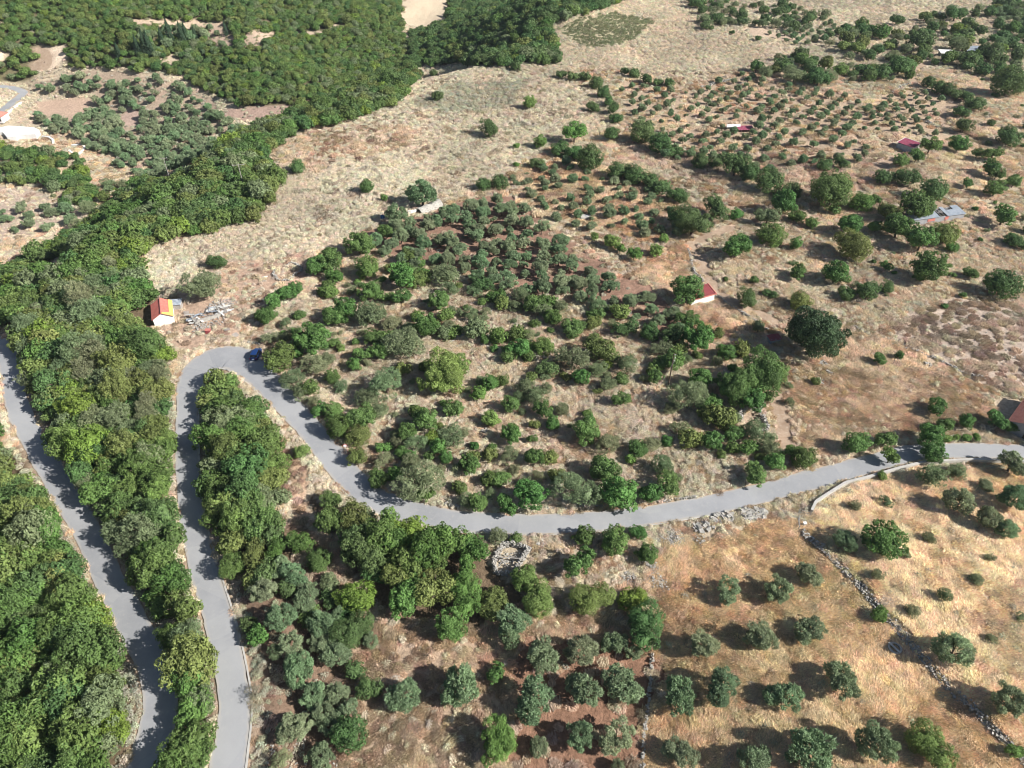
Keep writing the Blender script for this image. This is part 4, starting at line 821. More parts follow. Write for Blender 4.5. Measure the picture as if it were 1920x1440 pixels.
#@@PART4
# ------------------------------------------------------------------ stones and walls
def stones_mesh(C, size, rng, flat=.75):
    """jittered angular blocks at centres C (n,3), one mesh"""
    n = len(C); base = np.array([(x, y, z) for z in (-1, 1) for y in (-1, 1) for x in (-1, 1)], float) * .5
    d = size * rng.uniform(.55, 1.35, (n, 1, 3)) * np.array([1.15, .9, flat]); v = base[None] * d; v = v * rng.uniform(.68, 1.1, (n, 8, 1))
    a = rng.uniform(0, 6.28, n); b = rng.normal(0, .35, n); ca, sa, cb, sb = np.cos(a), np.sin(a), np.cos(b), np.sin(b)
    y = v[..., 1] * cb[:, None] - v[..., 2] * sb[:, None]; z = v[..., 1] * sb[:, None] + v[..., 2] * cb[:, None]; x = v[..., 0]
    V = np.stack([x * ca[:, None] - y * sa[:, None], x * sa[:, None] + y * ca[:, None], z], -1) + C[:, None]
    q = np.array([(0, 2, 3, 1), (4, 5, 7, 6), (0, 1, 5, 4), (2, 6, 7, 3), (0, 4, 6, 2), (1, 3, 7, 5)])
    F = (np.arange(n)[:, None, None] * 8 + q[None]).reshape(-1, 4); return np_mesh('stones', V.reshape(-1, 3), F, M['stone'])
def resample(q, step):
    q = np.asarray(q, float); L = np.concatenate([[0], np.cumsum(np.hypot(*np.diff(q[:, :2], axis=0).T))]); n = max(2, int(L[-1] / step) + 1); t = np.linspace(0, L[-1], n)
    return np.stack([np.interp(t, L, q[:, k]) for k in range(2)], 1), L[-1]
def px_line(pix): a = np.array(pix, float); x, y, _ = hit(a[:, 0], a[:, 1]); return np.stack([x, y], 1)
def stone_course(pts, h, wd, size, rng, gaps=.12, zb=None):
    q, L = resample(pts, .05); n = int(L * h * wd / size ** 3 * .85) + 4
    i = rng.integers(len(q), size=n); d = np.gradient(q, axis=0); d /= np.linalg.norm(d, axis=1)[:, None] + 1e-9
    hv = h * (.65 + .5 * vnoise(q[:, 0], q[:, 1], 2.5, 91)) * np.where(vnoise(q[:, 0], q[:, 1], 4.0, 92) < gaps, .35, 1); o = rng.uniform(-.5, .5, n) * wd; zf = rng.random(n)
    x = q[i, 0] - d[i, 1] * o; y = q[i, 1] + d[i, 0] * o; return np.stack([x, y, H(x, y) + zf * hv[i] * (1 - .35 * np.abs(o) / wd)], 1)
def stone_wall(pix, label, h=.8, wd=.6, size=.32, seed=1, group=None, name='dry_stone_wall', gaps=.12):
    rng = np.random.default_rng(seed); pts = px_line(pix); C = stone_course(pts, h, wd, size, rng, gaps)
    o = empty(name, (pts[0, 0], pts[0, 1], float(H(*pts[0])))); C = C - np.array(o.location)
    s = link(bpy.data.objects.new('stones', stones_mesh(C, size, rng)), o); s['kind'] = 'stuff'; tag(o, label, 'stone wall' if 'wall' in name else 'rubble', group, 'thing'); return o
def rubble(spots, label, size, seed, name='stone_heap'):
    """spots: (px, py, radius m, count)"""
    rng = np.random.default_rng(seed); Cs = []
    for px_, py_, r, n in spots:
        p = P(px_, py_); a = rng.uniform(0, 6.28, n); rr = r * np.sqrt(rng.random(n)); x = p.x + rr * np.cos(a); y = p.y + rr * np.sin(a)
        Cs.append(np.stack([x, y, H(x, y) + rng.uniform(-.05, .45, n) * np.maximum(1 - rr / r, 0) + size * .2], 1))
    C = np.concatenate(Cs); p = C[0].copy(); o = empty(name, p); s = link(bpy.data.objects.new('stones', stones_mesh(C - p, size, rng)), o); s['kind'] = 'stuff'; tag(o, label, 'rubble', None, 'thing'); return o
stone_wall([(1505, 995), (1510, 1007), (1530, 1022), (1567, 1057), (1613, 1103), (1640, 1137), (1680, 1180), (1727, 1233), (1773, 1290), (1820, 1327), (1867, 1377), (1913, 1423), (1990, 1500)], 'long grey dry-stone wall between the golden and the pale grass plots', .8, 1.1, .30, 1, gaps=.02)
stone_wall([(1223, 1227), (1218, 1280), (1213, 1337), (1207, 1387), (1204, 1440), (1198, 1520)], 'low stone wall between the tilled terrace and the golden plot', .55, .5, .28, 2)
stone_wall([(1388, 790), (1388, 778), (1397, 769), (1410, 766), (1421, 768), (1426, 780), (1434, 794), (1438, 808), (1426, 810), (1410, 812), (1401, 818)], 'ring-shaped stone pen beside the farm track', 1.0, .8, .34, 3, name='stone_pen_wall', gaps=.05)
stone_wall([(1430, 752), (1426, 762), (1424, 768)], 'short stone wall above the ring-shaped pen', .8, .6, .32, 31)
stone_wall([(1440, 818), (1443, 836), (1438, 855)], 'short stone wall below the ring-shaped pen', .8, .6, .32, 32)
stone_wall([(1015, 955), (1080, 953), (1150, 949), (1200, 944), (1255, 940), (1310, 932)], 'low stone wall along the upper edge of the middle road', .45, .5, .3, 4)
stone_wall([(835, 944), (850, 950), (870, 950), (890, 953)], 'broken stone wall where the road bends by the grey shrub', .6, .6, .32, 5)
stone_wall([(843, 645), (858, 636), (873, 628)], 'short pale stone wall in the middle plot', .6, .5, .3, 6)
stone_wall([(905, 597), (918, 588), (930, 580)], 'short stone wall at the foot of the red-soil grove', .6, .5, .3, 7)
stone_wall([(1298, 505), (1303, 515), (1313, 520), (1318, 531)], 'stone wall climbing behind the white shed', .9, .5, .3, 8)
stone_wall([(1290, 468), (1294, 482), (1298, 500)], 'stone wall beside the upper dirt track', .6, .5, .3, 81)
stone_wall([(1340, 556), (1350, 558), (1360, 568), (1375, 578), (1395, 590), (1420, 605), (1440, 620)], 'stone wall running down from the white shed to the tin hut', .7, .45, .28, 9)
stone_wall([(515, 508), (512, 514), (522, 526), (540, 527), (552, 518), (568, 506), (558, 499), (548, 494), (536, 500)], 'broken rectangle of low ruined stone walls above the hairpin', .7, .6, .32, 10, name='ruined_wall', gaps=.2)
stone_wall([(465, 642), (475, 644), (488, 648)], 'white stones piled behind the blue car', .5, .6, .34, 11)
stone_wall([(1600, 613), (1647, 637), (1710, 657), (1763, 677), (1807, 699), (1847, 711)], 'overgrown stone wall between the reddish and stony fields', .5, .6, .3, 12, gaps=.5)
stone_wall([(490, 287), (500, 280), (560, 243), (620, 232)], 'pale stone wall along the far edge of the big field', .7, .7, .4, 13, gaps=.3)
stone_wall([(1310, 165), (1340, 158), (1375, 150)], 'stone wall at the upper left of the far orchard', .8, 1.0, .45, 14)
stone_wall([(1672, 175), (1690, 162), (1708, 158), (1740, 170), (1780, 182)], 'stone wall round the small orchard with long shadows', .8, .8, .4, 15)
stone_wall([(1735, 228), (1748, 234), (1760, 240)], 'stone heap wall below the small orchard', .7, 1.2, .4, 16)
stone_wall([(1770, 372), (1790, 382), (1805, 392)], 'stone wall beside the track above the grey shed', .7, .7, .35, 17)
rubble([(1268, 1010, 1.9, 150), (1240, 1012, 1.3, 70), (1222, 1060, 1.5, 120), (1228, 1085, 1.6, 130), (1240, 1098, 2.0, 90), (1180, 1085, 1.2, 60), (1222, 1035, 1.0, 50), (1310, 1015, 1.4, 70)], 'grey stone rubble spilling down beside the round grey-green tree', .3, 21)
rubble([(1308, 992, 1.0, 9), (1328, 985, 1.2, 10), (1345, 975, 1.2, 14), (1365, 970, 1.2, 16), (1400, 966, 1.4, 30), (1425, 964, 1.2, 24)], 'large pale boulders along the road verge', .75, 22, 'boulder_row')
rubble([(845, 725, .9, 16), (838, 730, .6, 10)], 'pale rocks under the big yellow-green shrub', .4, 23)
rubble([(908, 808, .9, 22)], 'pale rock outcrop left of the yellow-green shrubs', .45, 24)
rubble([(1003, 668, 1.2, 24), (1020, 672, .7, 8)], 'pale rocks in the scrub of the middle plot', .42, 25)
rubble([(1542, 682, 1.0, 14), (1538, 715, 1.0, 10), (1555, 700, .8, 8)], 'white rocks in front of the huge dark tree', .45, 26)
rubble([(1738, 686, 1.0, 10), (1683, 678, .6, 4)], 'white rocks in the reddish field', .5, 27)
rubble([(1850, 650, 6, 40), (1800, 620, 5, 24), (1880, 600, 6, 30)], 'small white stones strewn over the stony field', .22, 28)
rubble([(1180, 870, .9, 30), (1187, 878, .6, 16)], 'grey rocks above the road by the bright bushes', .35, 29)
rubble([(530, 1420, 3, 60), (600, 1435, 2.5, 40)], 'scattered small stones at the bottom of the terrace', .18, 30)

# ------------------------------------------------------------------ masonry helper: continuous wall with a flat top
def chain_wall(name, pts, h, wd, mat, parent=None, z=None, org=None):
    q, _ = resample(pts, .8); d = np.gradient(q, axis=0); d /= np.linalg.norm(d, axis=1)[:, None] + 1e-9; n = np.stack([-d[:, 1], d[:, 0]], 1); zz = H(q[:, 0], q[:, 1]); zz = np.convolve(np.pad(zz, 3, 'edge'), np.ones(7) / 7, 'valid')
    l = q + n * wd / 2; r = q - n * wd / 2; V = np.stack([np.column_stack([l, zz - .6]), np.column_stack([l, zz + h]), np.column_stack([r, zz + h]), np.column_stack([r, zz - .6])], 1); m = len(q)
    I = np.arange(m * 4).reshape(m, 4); F = [np.stack([I[:-1, k], I[1:, k], I[1:, (k + 1) % 4], I[:-1, (k + 1) % 4]], 1) for k in range(4)] + [I[:1], I[-1:, ::-1]]
    V = V.reshape(-1, 3); 
    if org is not None: V = V - np.array(org)
    return link(bpy.data.objects.new(name, np_mesh(name, V, np.concatenate(F), mat)), parent)
o = chain_wall('concrete_wall', px_line([(1520, 962), (1528, 945), (1551, 930), (1584, 909), (1629, 898), (1680, 883), (1729, 871), (1781, 868), (1821, 866), (1879, 868), (1990, 872)]), .85, .45, M['concrete'])
tag(o, 'pale concrete wall curving along the right-hand road to the gate', 'wall', kind='thing')

# ------------------------------------------------------------------ buildings
def gable_house(name, loc, rz, wdt, ln, wh, rh, wall_mat):
    """walls with two gable ends; local y is the ridge"""
    o = empty(name, loc, rz); a, b = wdt / 2, ln / 2
    prof = [(-a, -.6), (a, -.6), (a, wh), (0, rh), (-a, wh)]
    v = [(x, -b, z) for x, z in prof] + [(x, b, z) for x, z in prof]
    f = [tuple(range(5))[::-1], tuple(range(5, 10))] + [(i, (i + 1) % 5, 5 + (i + 1) % 5, 5 + i) for i in range(5)]
    MB().add(v, f).build('wall', wall_mat, o); return o
# 1 small house with red corrugated roof, part of one slope yellow
p = P(309, 596); W, LN, WH, RH = 4.3, 6.6, 2.2, 3.4
o = gable_house('small_house', p, .40, W, LN, WH, RH, M['white']); tag(o, 'small white house with red corrugated roof and yellow roof edge', 'house')
a, b = W / 2 + .25, LN / 2 + .3; ze = WH - .1; zr = RH + .06; sl = (zr - ze) / a
MB().corrugated((-a, -b, ze), (-a, b, ze), (0, b, zr), (0, -b, zr), 16, .06).build('roof_sheet', M['red_tile'], o)
MB().corrugated((.02, -b, zr), (.02, b, zr), (a, b, ze), (a, -b, ze), 16, .06).build('roof_sheet', M['red_tile'], o)
ys = lambda x: zr - sl * x + .11
y1 = MB().quad_slab([(a * .66, -b, ys(a * .66)), (a + .03, -b, ys(a + .03)), (a + .03, b, ys(a + .03)), (a * .66, b, ys(a * .66))], .04).build('roof_board', M['yellow'], o); y1['label'] = 'yellow board along the eave'
y2 = MB().quad_slab([(.15, -b, ys(.15)), (a * .655, -b, ys(a * .655)), (a * .655, -b + 1.3, ys(a * .655)), (.15, -b + .7, ys(.15))], .04).build('roof_board', M['yellow'], o); y2['label'] = 'yellow board at the gable end'
MB().box((0, 0, zr + .06), (.22, 2 * b, .08)).build('ridge_cap', M['pink_edge'], o)
# grey lean-to behind it
p = P(330, 577); o = empty('lean_to_shed', p, .12); tag(o, 'small grey lean-to shed behind the red-roofed house', 'shed')
MB().box((0, 0, .55), (3.0, 1.7, 1.7)).build('wall', M['wood'], o); MB().corrugated((-1.7, -1.1, 1.42), (1.7, -1.1, 1.42), (1.7, 1.1, 1.8), (-1.7, 1.1, 1.8), 12, .05).build('roof_sheet', M['grey_sheet'], o)
# collapsed shed of boards and sheets
rg = random.Random(3); p = P(386, 594); o = empty('collapsed_shed', p, .55); tag(o, 'collapsed shed of pale grey boards and sheets beside the red-roofed house', 'ruin')
MB().box((-2.9, 0, .35), (.35, 3.4, 1.4)).build('wall', M['stone'], o); MB().box((.2, -1.75, .3), (6.2, .35, 1.2)).build('wall', M['stone'], o); MB().box((3.2, .2, .35), (.3, 3.2, 1.3)).build('wall', M['stone'], o)
M['pale_board'] = surf('bleached_board', (.66, .65, .62), (.5, .49, .46), 2.5, .9, .3, .02)
for i in range(34):
    x = rg.uniform(-3.6, 5.4); y = rg.uniform(-1.9, 2.0); m_ = rg.choice([M['pale_board'], M['pale_board'], M['grey_sheet'], M['wood']])
    MB().box((x, y, rg.uniform(.5, 1.15)), (rg.uniform(.9, 2.6), rg.uniform(.25, .8), .05), rg.uniform(-.6, .6) + (1.57 if rg.random() < .4 else 0), rg.uniform(-.35, .35), rg.uniform(-.3, .3)).build('board', m_, o)
for i in range(5): MB().tube((-2.5 + i * 1.3, -1.8, .9), (-2.3 + i * 1.3, 1.8, 1.2 + rg.uniform(-.2, .2)), .06).build('rafter', M['wood'], o)
p = P(412, 575); rubble([(412, 575, 3.0, 150), (426, 570, 2.4, 90), (398, 604, 3.0, 60), (372, 612, 2.0, 50)], 'pale rubble scattered behind the collapsed shed', .3, 40)
def pallet(px_, py_, rz, label, rx=0.0):
    o = empty('wooden_pallet', P(px_, py_) + Vector((0, 0, .1)), rz); o.rotation_euler = (rx, 0, rz); tag(o, label, 'pallet')
    for i in range(6): MB().box((0, -.5 + .2 * i, .12), (1.2, .14, .03)).build('slat', M['wood'], o)
    for i in (-.52, 0, .52): MB().box((i, 0, .05), (.1, 1.14, .1)).build('bearer', M['wood'], o)
pallet(426, 618, .5, 'grey wooden pallet lying beside the collapsed shed'); pallet(442, 629, .9, 'grey wooden pallet lying near the top of the hairpin', .3); pallet(350, 588, .2, 'dark wooden pallet leaning between house and collapsed shed', 1.0)
p = P(391, 624); o = empty('red_cabinet', p, .1); tag(o, 'rusty red metal box in front of the collapsed shed', 'box'); MB().box((0, 0, .4), (1.1, .8, .9)).build('body', M['red_metal'], o); MB().box((0, 0, .88), (1.2, .9, .06)).build('lid', M['pink_edge'], o)
for px_, py_, lab, mt, dm in ((397, 651, 'pale blue crumpled sheet on the verge of the hairpin', 'sign_white', (1.3, .8, .15)), (369, 661, 'white slab lying left of the hairpin', 'white', (1.4, .8, .25)), (497, 519, 'white board lying above the ruined yard', 'white', (1.6, .4, .12))):
    o = MB().box((0, 0, dm[2] / 2), dm, taper=.8).build('sheet_scrap', M[mt]); o.location = P(px_, py_); o.rotation_euler = (.1, .05, .3); tag(o, lab, 'debris')
# 2 roofless stone ruin below the road
o = empty('roofless_ruin', P(950, 1052)); tag(o, 'roofless grey stone ruin with a fallen beam below the road', 'ruin'); rng = np.random.default_rng(44)
for pix, h in (([(944, 1026), (931, 1040), (926, 1058), (930, 1075)], 1.5), ([(930, 1076), (948, 1078), (966, 1076)], .9), ([(966, 1074), (976, 1056), (985, 1043), (992, 1032)], 1.7), ([(944, 1026), (958, 1022), (975, 1027), (992, 1032)], 1.2)):
    C = stone_course(px_line(pix), h, .6, .3, rng, 0) - np.array(o.location); s = link(bpy.data.objects.new('wall', stones_mesh(C, .3, rng)), o); s['kind'] = 'stuff'
q = P(934, 1052) - o.location; r2 = P(982, 1056) - o.location
MB().tube(q + Vector((0, 0, 1.1)), r2 + Vector((0, 0, 1.2)), .09).build('beam', M['wood'], o); MB().tube(P(940, 1055) - o.location + Vector((0, 0, .7)), P(958, 1070) - o.location + Vector((0, 0, .3)), .07).build('beam', M['wood'], o)
rubble([(943, 1045, 1.3, 40), (950, 1062, 1.3, 40), (968, 1045, 1.2, 30)], 'reddish rubble inside the roofless ruin', .22, 45)
rubble([(1010, 1018, 1.0, 10), (950, 1013, 1.2, 16), (965, 1016, 1.0, 12)], 'pale stones between the roofless ruin and the road', .5, 46)
# 3 white shed with red lean-to roof
q0 = P(1296, 573); q1 = P(1338, 562); d = (q1 - q0); ln = d.xy.length; rz = math.atan2(d.y, d.x)
o = empty('white_shed', (q0 + q1) / 2, rz); tag(o, 'low white shed with a red corrugated roof beside the leafy tree', 'shed'); hl = ln / 2; dp = 3.2
v = [(-hl, 0, -.6), (hl, 0, -.6), (hl, dp, -.6), (-hl, dp, -.6), (-hl, 0, 1.75), (hl, 0, 1.75), (hl, dp, 2.5), (-hl, dp, 2.5)]
MB().add(v, [(3, 2, 1, 0), (4, 5, 6, 7), (0, 1, 5, 4), (1, 2, 6, 5), (2, 3, 7, 6), (3, 0, 4, 7)]).build('wall', M['white'], o)
MB().corrugated((-hl - .2, -.25, 1.78), (hl + .2, -.25, 1.78), (hl + .2, dp + .2, 2.62), (-hl - .2, dp + .2, 2.62), 18, .05).build('roof_sheet', M['red_metal'], o)
MB().box((0, -.3, 1.80), (2 * hl + .6, .14, .24)).build('fascia', M['pink_edge'], o)
for s in (-1, 1): MB().quad_slab([(s * (hl + .1), -.3, 1.95), (s * (hl + .34), -.3, 1.95), (s * (hl + .34), dp + .25, 2.80), (s * (hl + .1), dp + .25, 2.80)], .18).build('fascia', M['pink_edge'], o)
# 4 long grey shed with holes in its roof
q0 = P(1710, 423); q1 = P(1806, 409); d = q1 - q0; ln = d.xy.length; rz = math.atan2(d.y, d.x); o = empty('grey_shed', (q0 + q1) / 2, rz); hl = ln / 2; dp = 4.0
tag(o, 'long low shed with grey sheet roof and open holes', 'shed')
MB().box((0, .15, .45), (ln, .25, 2.0)).build('wall', M['plaster'], o); MB().box((0, dp - .15, .6), (ln, .25, 2.7)).build('wall', M['plaster'], o)
for s in (-1, 1): MB().box((s * (hl - .13), dp / 2, .55), (.24, dp - .56, 2.2)).build('wall', M['plaster'], o)
ns = 14
for i in range(ns):
    x0 = -hl - .2 + (ln + .4) * i / ns; x1 = -hl - .2 + (ln + .4) * (i + 1) / ns
    if i in (7, 8):
        continue
    y1_ = dp + .2 if i not in (10, 11) else dp * .62
    z1 = 1.75 + .5 * (y1_ + .25) / (dp + .45)
    MB().corrugated((x0 + .01, -.25, 1.62), (x1 - .01, -.25, 1.62), (x1 - .01, y1_, z1), (x0 + .01, y1_, z1), 4, .04).build('roof_sheet', M['grey_sheet'], o)
for i in range(9): MB().box((-hl * .05 + i * hl * .12, dp / 2, 1.86), (.10, dp - .4, .10), rx=.12).build('rafter', M['wood'], o)
MB().box((-hl * .3, -.02, .9), (2.4, .08, .8)).build('red_panel', M['pink_edge'], o); MB().box((hl * .3, -.02, .9), (1.2, .08, .9)).build('red_panel', M['pink_edge'], o)
# 5 hut with crimson roof
p = P(1701, 279); o = empty('crimson_hut', p, .72); tag(o, 'square hut with a worn crimson roof, shade-tinted grey-blue and white walls', 'hut')
MB().box((-2.6, 0, .6), (.25, 5.4, 2.6)).build('wall', M['grey_sheet'], o); MB().box((2.6, 0, .6), (.25, 5.4, 2.6)).build('wall', M['stone'], o)  # left wall carries the blue-grey of its shaded side as colour
MB().box((0, -2.6, .6), (4.94, .25, 2.6)).build('wall', M['white'], o); MB().box((0, 2.6, .6), (4.94, .25, 2.6)).build('wall', M['stone'], o)
for i in range(6): MB().corrugated((-2.85 + i * .95, -2.9, 1.98), (-1.91 + i * .95, -2.9, 1.98), (-1.91 + i * .95, 2.9, 2.25), (-2.85 + i * .95, 2.9, 2.25), 4, .04).build('roof_sheet', M['crimson'], o)
MB().box((0, 2.95, 2.24), (6, .14, .2)).build('roof_edge', M['white'], o); MB().box((2.95, 0, 2.12), (.14, 6.0, .2), rx=.045).build('roof_edge', M['white'], o)
for i in range(3): MB().box((-1.5 + i * 1.5, -2.72, .6), (.8, .06, 1.0)).build('black_opening_panel', M['black'], o)  # solid black panels, their colour standing in for the dark inside
# 6 low shelter with crimson and pale sheets in the orchard
p = P(1388, 245); o = empty('orchard_shelter', p, .06); tag(o, 'low shelter with one crimson and one pale roof sheet in the far orchard', 'shelter')
MB().box((0, 2.0, .3), (8.0, .2, 1.3)).build('wall', M['stone'], o)
for x in (-3.3, 0, 3.6): MB().tube((x, -1.6, -.2), (x, -1.6, .85), .08).build('post', M['wood'], o)
MB().corrugated((-3.6, -1.9, .9), (4.2, -1.9, .95), (4.6, 1.6, 1.25), (-2.9, 1.6, 1.2), 14, .04).build('roof_sheet', M['crimson'], o)
MB().corrugated((-5.2, .3, 1.22), (-.1, .3, 1.36), (.6, 2.6, 1.46), (-4.4, 2.6, 1.4), 10, .04).build('roof_sheet', M['sign_white'], o)
# 7 tile-roofed building at the right edge
q0 = P(1884, 806); q1 = P(1935, 735); d = q1 - q0; rz = math.atan2(d.y, d.x) - math.pi / 2; LN = 11.0; W = 9.0
ctr = q0 + Vector((math.cos(rz), math.sin(rz), 0)) * W / 2 + Vector((-math.sin(rz), math.cos(rz), 0)) * LN / 2
o = gable_house('tiled_building', (ctr.x, ctr.y, q0.z), rz, W, LN, 2.5, 4.1, M['plaster']); tag(o, 'long building with faded terracotta tile roof at the right edge', 'house')
rg = np.random.default_rng(8); a, b = W / 2 + .35, LN / 2 + .35; zr, ze = 4.2, 2.42
for s in (-1, 1):
    V, F = [], []; nr, nc = 14, 34
    for i in range(nr):
        for j in range(nc):
            t0, t1 = i / nr, (i + 1.15) / nr; x0, x1 = a * (1 - t0), a * (1 - t1); z0, z1 = ze + (zr - ze) * t0 + .07, ze + (zr - ze) * t1 + .02
            y0 = -b + 2 * b * j / nc; y1_ = -b + 2 * b * (j + 1) / nc; ym = (y0 + y1_) / 2; jj = rg.normal(0, .012)
            n = len(V); V += [(s * x0, y0, z0 - .05), (s * x0, ym, z0 + .05 + jj), (s * x0, y1_, z0 - .05), (s * x1, y1_, z1 - .05), (s * x1, ym, z1 + .05 + jj), (s * x1, y0, z1 - .05)]
            F += [(n, n + 1, n + 4, n + 5), (n + 1, n + 2, n + 3, n + 4)]
    t = link(bpy.data.objects.new('roof_tiles', np_mesh('roof_tiles', V, F, M['terracotta'])), o); t['kind'] = 'stuff'
MB().tube((0, -b, zr + .02), (0, b, zr + .02), .14, n=8).build('ridge_cap', M['terracotta'], o)
MB().box((-W / 2 - .03, -2, 1.0), (.06, .9, .8)).build('window', M['black'], o); MB().box((-1, -LN / 2 - .03, .9), (.9, .06, 1.8)).build('door', M['dark_wood'], o)
# 8 vaulted stone barn, blue tank, white fence wall
q0 = P(785, 400); q1 = P(824, 384); d = q1 - q0; ln = d.xy.length; rz = math.atan2(d.y, d.x); o = empty('vaulted_barn', (q0 + q1) / 2, rz); tag(o, 'pale grey barrel-vaulted barn with a dark arched mouth', 'barn')
nu, nv = 14, 12; V = []
for L_, rr in ((0, 1.5), (1, 1.25)):
    for j in range(nv + 1):
        for i in range(nu + 1):
            th = math.pi * i / nu; r = rr * (1 + .06 * math.sin(j * 1.7)) * (1 + .04 * math.sin(i * 3 + j * 2)); V.append((-ln / 2 + ln * j / nv, r * 1.05 * math.cos(th), r * 1.15 * math.sin(th) - .1))
st_ = (nu + 1) * (nv + 1); F = []
for j in range(nv):
    for i in range(nu):
        k = j * (nu + 1) + i; F += [(k, k + nu + 1, k + nu + 2, k + 1), (st_ + k, st_ + k + 1, st_ + k + nu + 2, st_ + k + nu + 1)]
for i in range(nu): F.append((i, i + 1, st_ + i + 1, st_ + i))
link(bpy.data.objects.new('vault', np_mesh('vault', V, F, M['stone'])), o)
MB().box((ln / 2 - .1, 0, .6), (.2, 2.4, 1.6)).build('end_wall', M['stone'], o)
o = chain_wall('fence_wall', px_line([(765, 401), (772, 401), (781, 399)]), 1.1, .2, M['white']); tag(o, 'short white wall left of the vaulted barn', 'wall', kind='thing')
p = P(718, 411); o = empty('water_tank', p); tag(o, 'round blue plastic water tank beside the old olive', 'tank')
MB().tube((0, 0, -.1), (0, 0, 1.15), .62, .62, 16).tube((0, 0, 1.15), (0, 0, 1.32), .62, .35, 16).build('body', M['blue'], o, True); MB().tube((0, 0, 1.3), (0, 0, 1.42), .2, .2, 12).build('lid', M['black'], o)
o = empty('concrete_cistern', P(1098, 408)); tag(o, 'low pale concrete cistern in the dry-grass grove', 'cistern'); MB().box((0, 0, .2), (3.2, 2.2, .7), taper=.92).build('body', M['concrete'], o); MB().box((.3, 0, .58), (.8, .8, .08)).build('hatch', M['metal'], o)
# 9 tin hut in the shade of the huge tree
o = empty('tin_hut', P(1450, 640), .25); tag(o, 'tiny hut with red sheet roof in the shade left of the huge tree', 'hut'); MB().box((0, 0, .35), (2.6, 1.5, 1.5)).build('wall', M['grey_sheet'], o)
for i in range(5): MB().box((-1.2 + .6 * i, 0, 1.16 + .03 * (i % 2)), (.58, 2.0, .05), rx=.14).build('roof_board', M['red_metal'], o)
# 10 far sheds top right
o = empty('white_roofed_shed', P(1772, 106), -.1); tag(o, 'small shed with bright white roof among the bushes top right', 'shed'); MB().box((0, 0, .7), (5.6, 3.6, 2.4)).build('wall', M['plaster'], o); MB().quad_slab([(-3.2, -2.2, 1.95), (3.2, -2.2, 1.9), (3.2, 2.2, 2.4), (-3.2, 2.2, 2.45)], .15).build('roof', M['white'], o)
o = empty('grey_tarpaulin_shed', P(1824, 99), -.08); tag(o, 'low wide shed under a pale grey sheet roof top right', 'shed'); MB().box((0, 0, .5), (7.6, 5.2, 1.8)).build('wall', M['plaster'], o); MB().corrugated((-4.2, -3.0, 1.4), (4.2, -3.0, 1.4), (4.0, 3.0, 2.3), (-4.0, 3.0, 2.3), 16, .08).build('roof_sheet', M['grey_sheet'], o)
o = empty('ruined_hut', P(1613, 50), .05); tag(o, 'small white walled ruin in the thicket near the top edge', 'ruin'); MB().box((-2, 0, .8), (.4, 3, 2.4)).build('wall', M['white'], o); MB().box((2, 0, .8), (.4, 3, 2.2)).build('wall', M['white'], o); MB().box((0, 1.4, .7), (3.58, .4, 2.0)).build('wall', M['stone'], o)
# 11 white house and terrace far left
pix = [(-30, 246), (0, 243), (18, 240), (45, 243), (68, 247), (77, 252), (70, 260), (36, 261), (33, 264), (16, 264), (8, 254), (-30, 250)]
pts = [P(*q) for q in pix]; zt = max(q.z for q in pts) + .15; p0 = pts[0]; o = empty('white_house', (pts[2].x, pts[2].y, zt)); tag(o, 'white house with red tiled roof and bright white terrace', 'house')
n = len(pts); v = [(q.x - o.location.x, q.y - o.location.y, 0) for q in pts] + [(q.x - o.location.x, q.y - o.location.y, -4) for q in pts]
MB().add(v, [tuple(range(n))[::-1], tuple(range(n, 2 * n))] + [(i, (i + 1) % n, n + (i + 1) % n, n + i) for i in range(n)]).build('terrace', M['white'], o)
MB().box((-9, 6, 1.4), (10, 6, 3.0)).build('wall', M['white'], o)
MB().add([(-14.5, 2.5, 2.8), (-3.5, 2.5, 2.8), (-3.5, 9.5, 2.8), (-14.5, 9.5, 2.8), (-11.5, 6, 4.6), (-6.5, 6, 4.6)], [(0, 1, 5, 4), (1, 2, 5), (2, 3, 4, 5), (3, 0, 4), (3, 2, 1, 0)]).build('roof', M['terracotta'], o)
for x in (-11.5, -8, -5): wn = MB().box((x, 2.97, 1.5), (1.1, .08, 1.2)).build('window', M['glass'], o); MB().box((x, 2.9, .86), (1.3, .12, .08)).build('sill', M['concrete'], wn)
for pix, lab in (([(0, 226), (14, 215), (24, 206)], 'white wall beside the far-left road, nearer piece'), ([(26, 204), (34, 198), (40, 194)], 'white wall beside the far-left road, farther piece'), ([(80, 258), (92, 259), (100, 264), (101, 271)], 'curved white wall right of the white terrace'), ([(130, 284), (140, 292), (146, 297)], 'low white edging beside the sandy plot'), ([(135, 274), (155, 274), (161, 279), (152, 288), (144, 296)], 'thick white wall round the sandy plot below the terrace')):
    tag(chain_wall('white_wall', px_line(pix), .8, .9, M['white']), lab, 'wall', kind='thing')

# ------------------------------------------------------------------ gate, drive, well
q = px_line([(1462, 955), (1475, 958), (1490, 966), (1503, 974), (1512, 978)]); q4 = np.column_stack([q, np.full(len(q), 3.0), H(q[:, 0], q[:, 1])])
ribbon('driveway', fine(q4, .5), lambda q: -half(q), half, .07, M['concrete'], 'concrete drive to the small gate', .1, H)
def bars_gate(px_, py_, rz, label, wdt=1.9, tilt=0.0):
    o = empty('metal_gate', P(px_, py_), rz); tag(o, label, 'gate')
    for x in (-wdt / 2, wdt / 2): MB().tube((x, 0, -.2), (x, 0, 1.25), .045).build('post', M['metal'], o)
    for z in (.15, .65, 1.15): MB().tube((-wdt / 2, 0, z), (wdt / 2, 0, z), .03).build('rail', M['metal'], o)
    for i in range(7): MB().tube((-wdt / 2 + wdt * (i + 1) / 8, 0, .15), (-wdt / 2 + wdt * (i + 1) / 8, 0, 1.15), .015).build('bar', M['metal'], o)
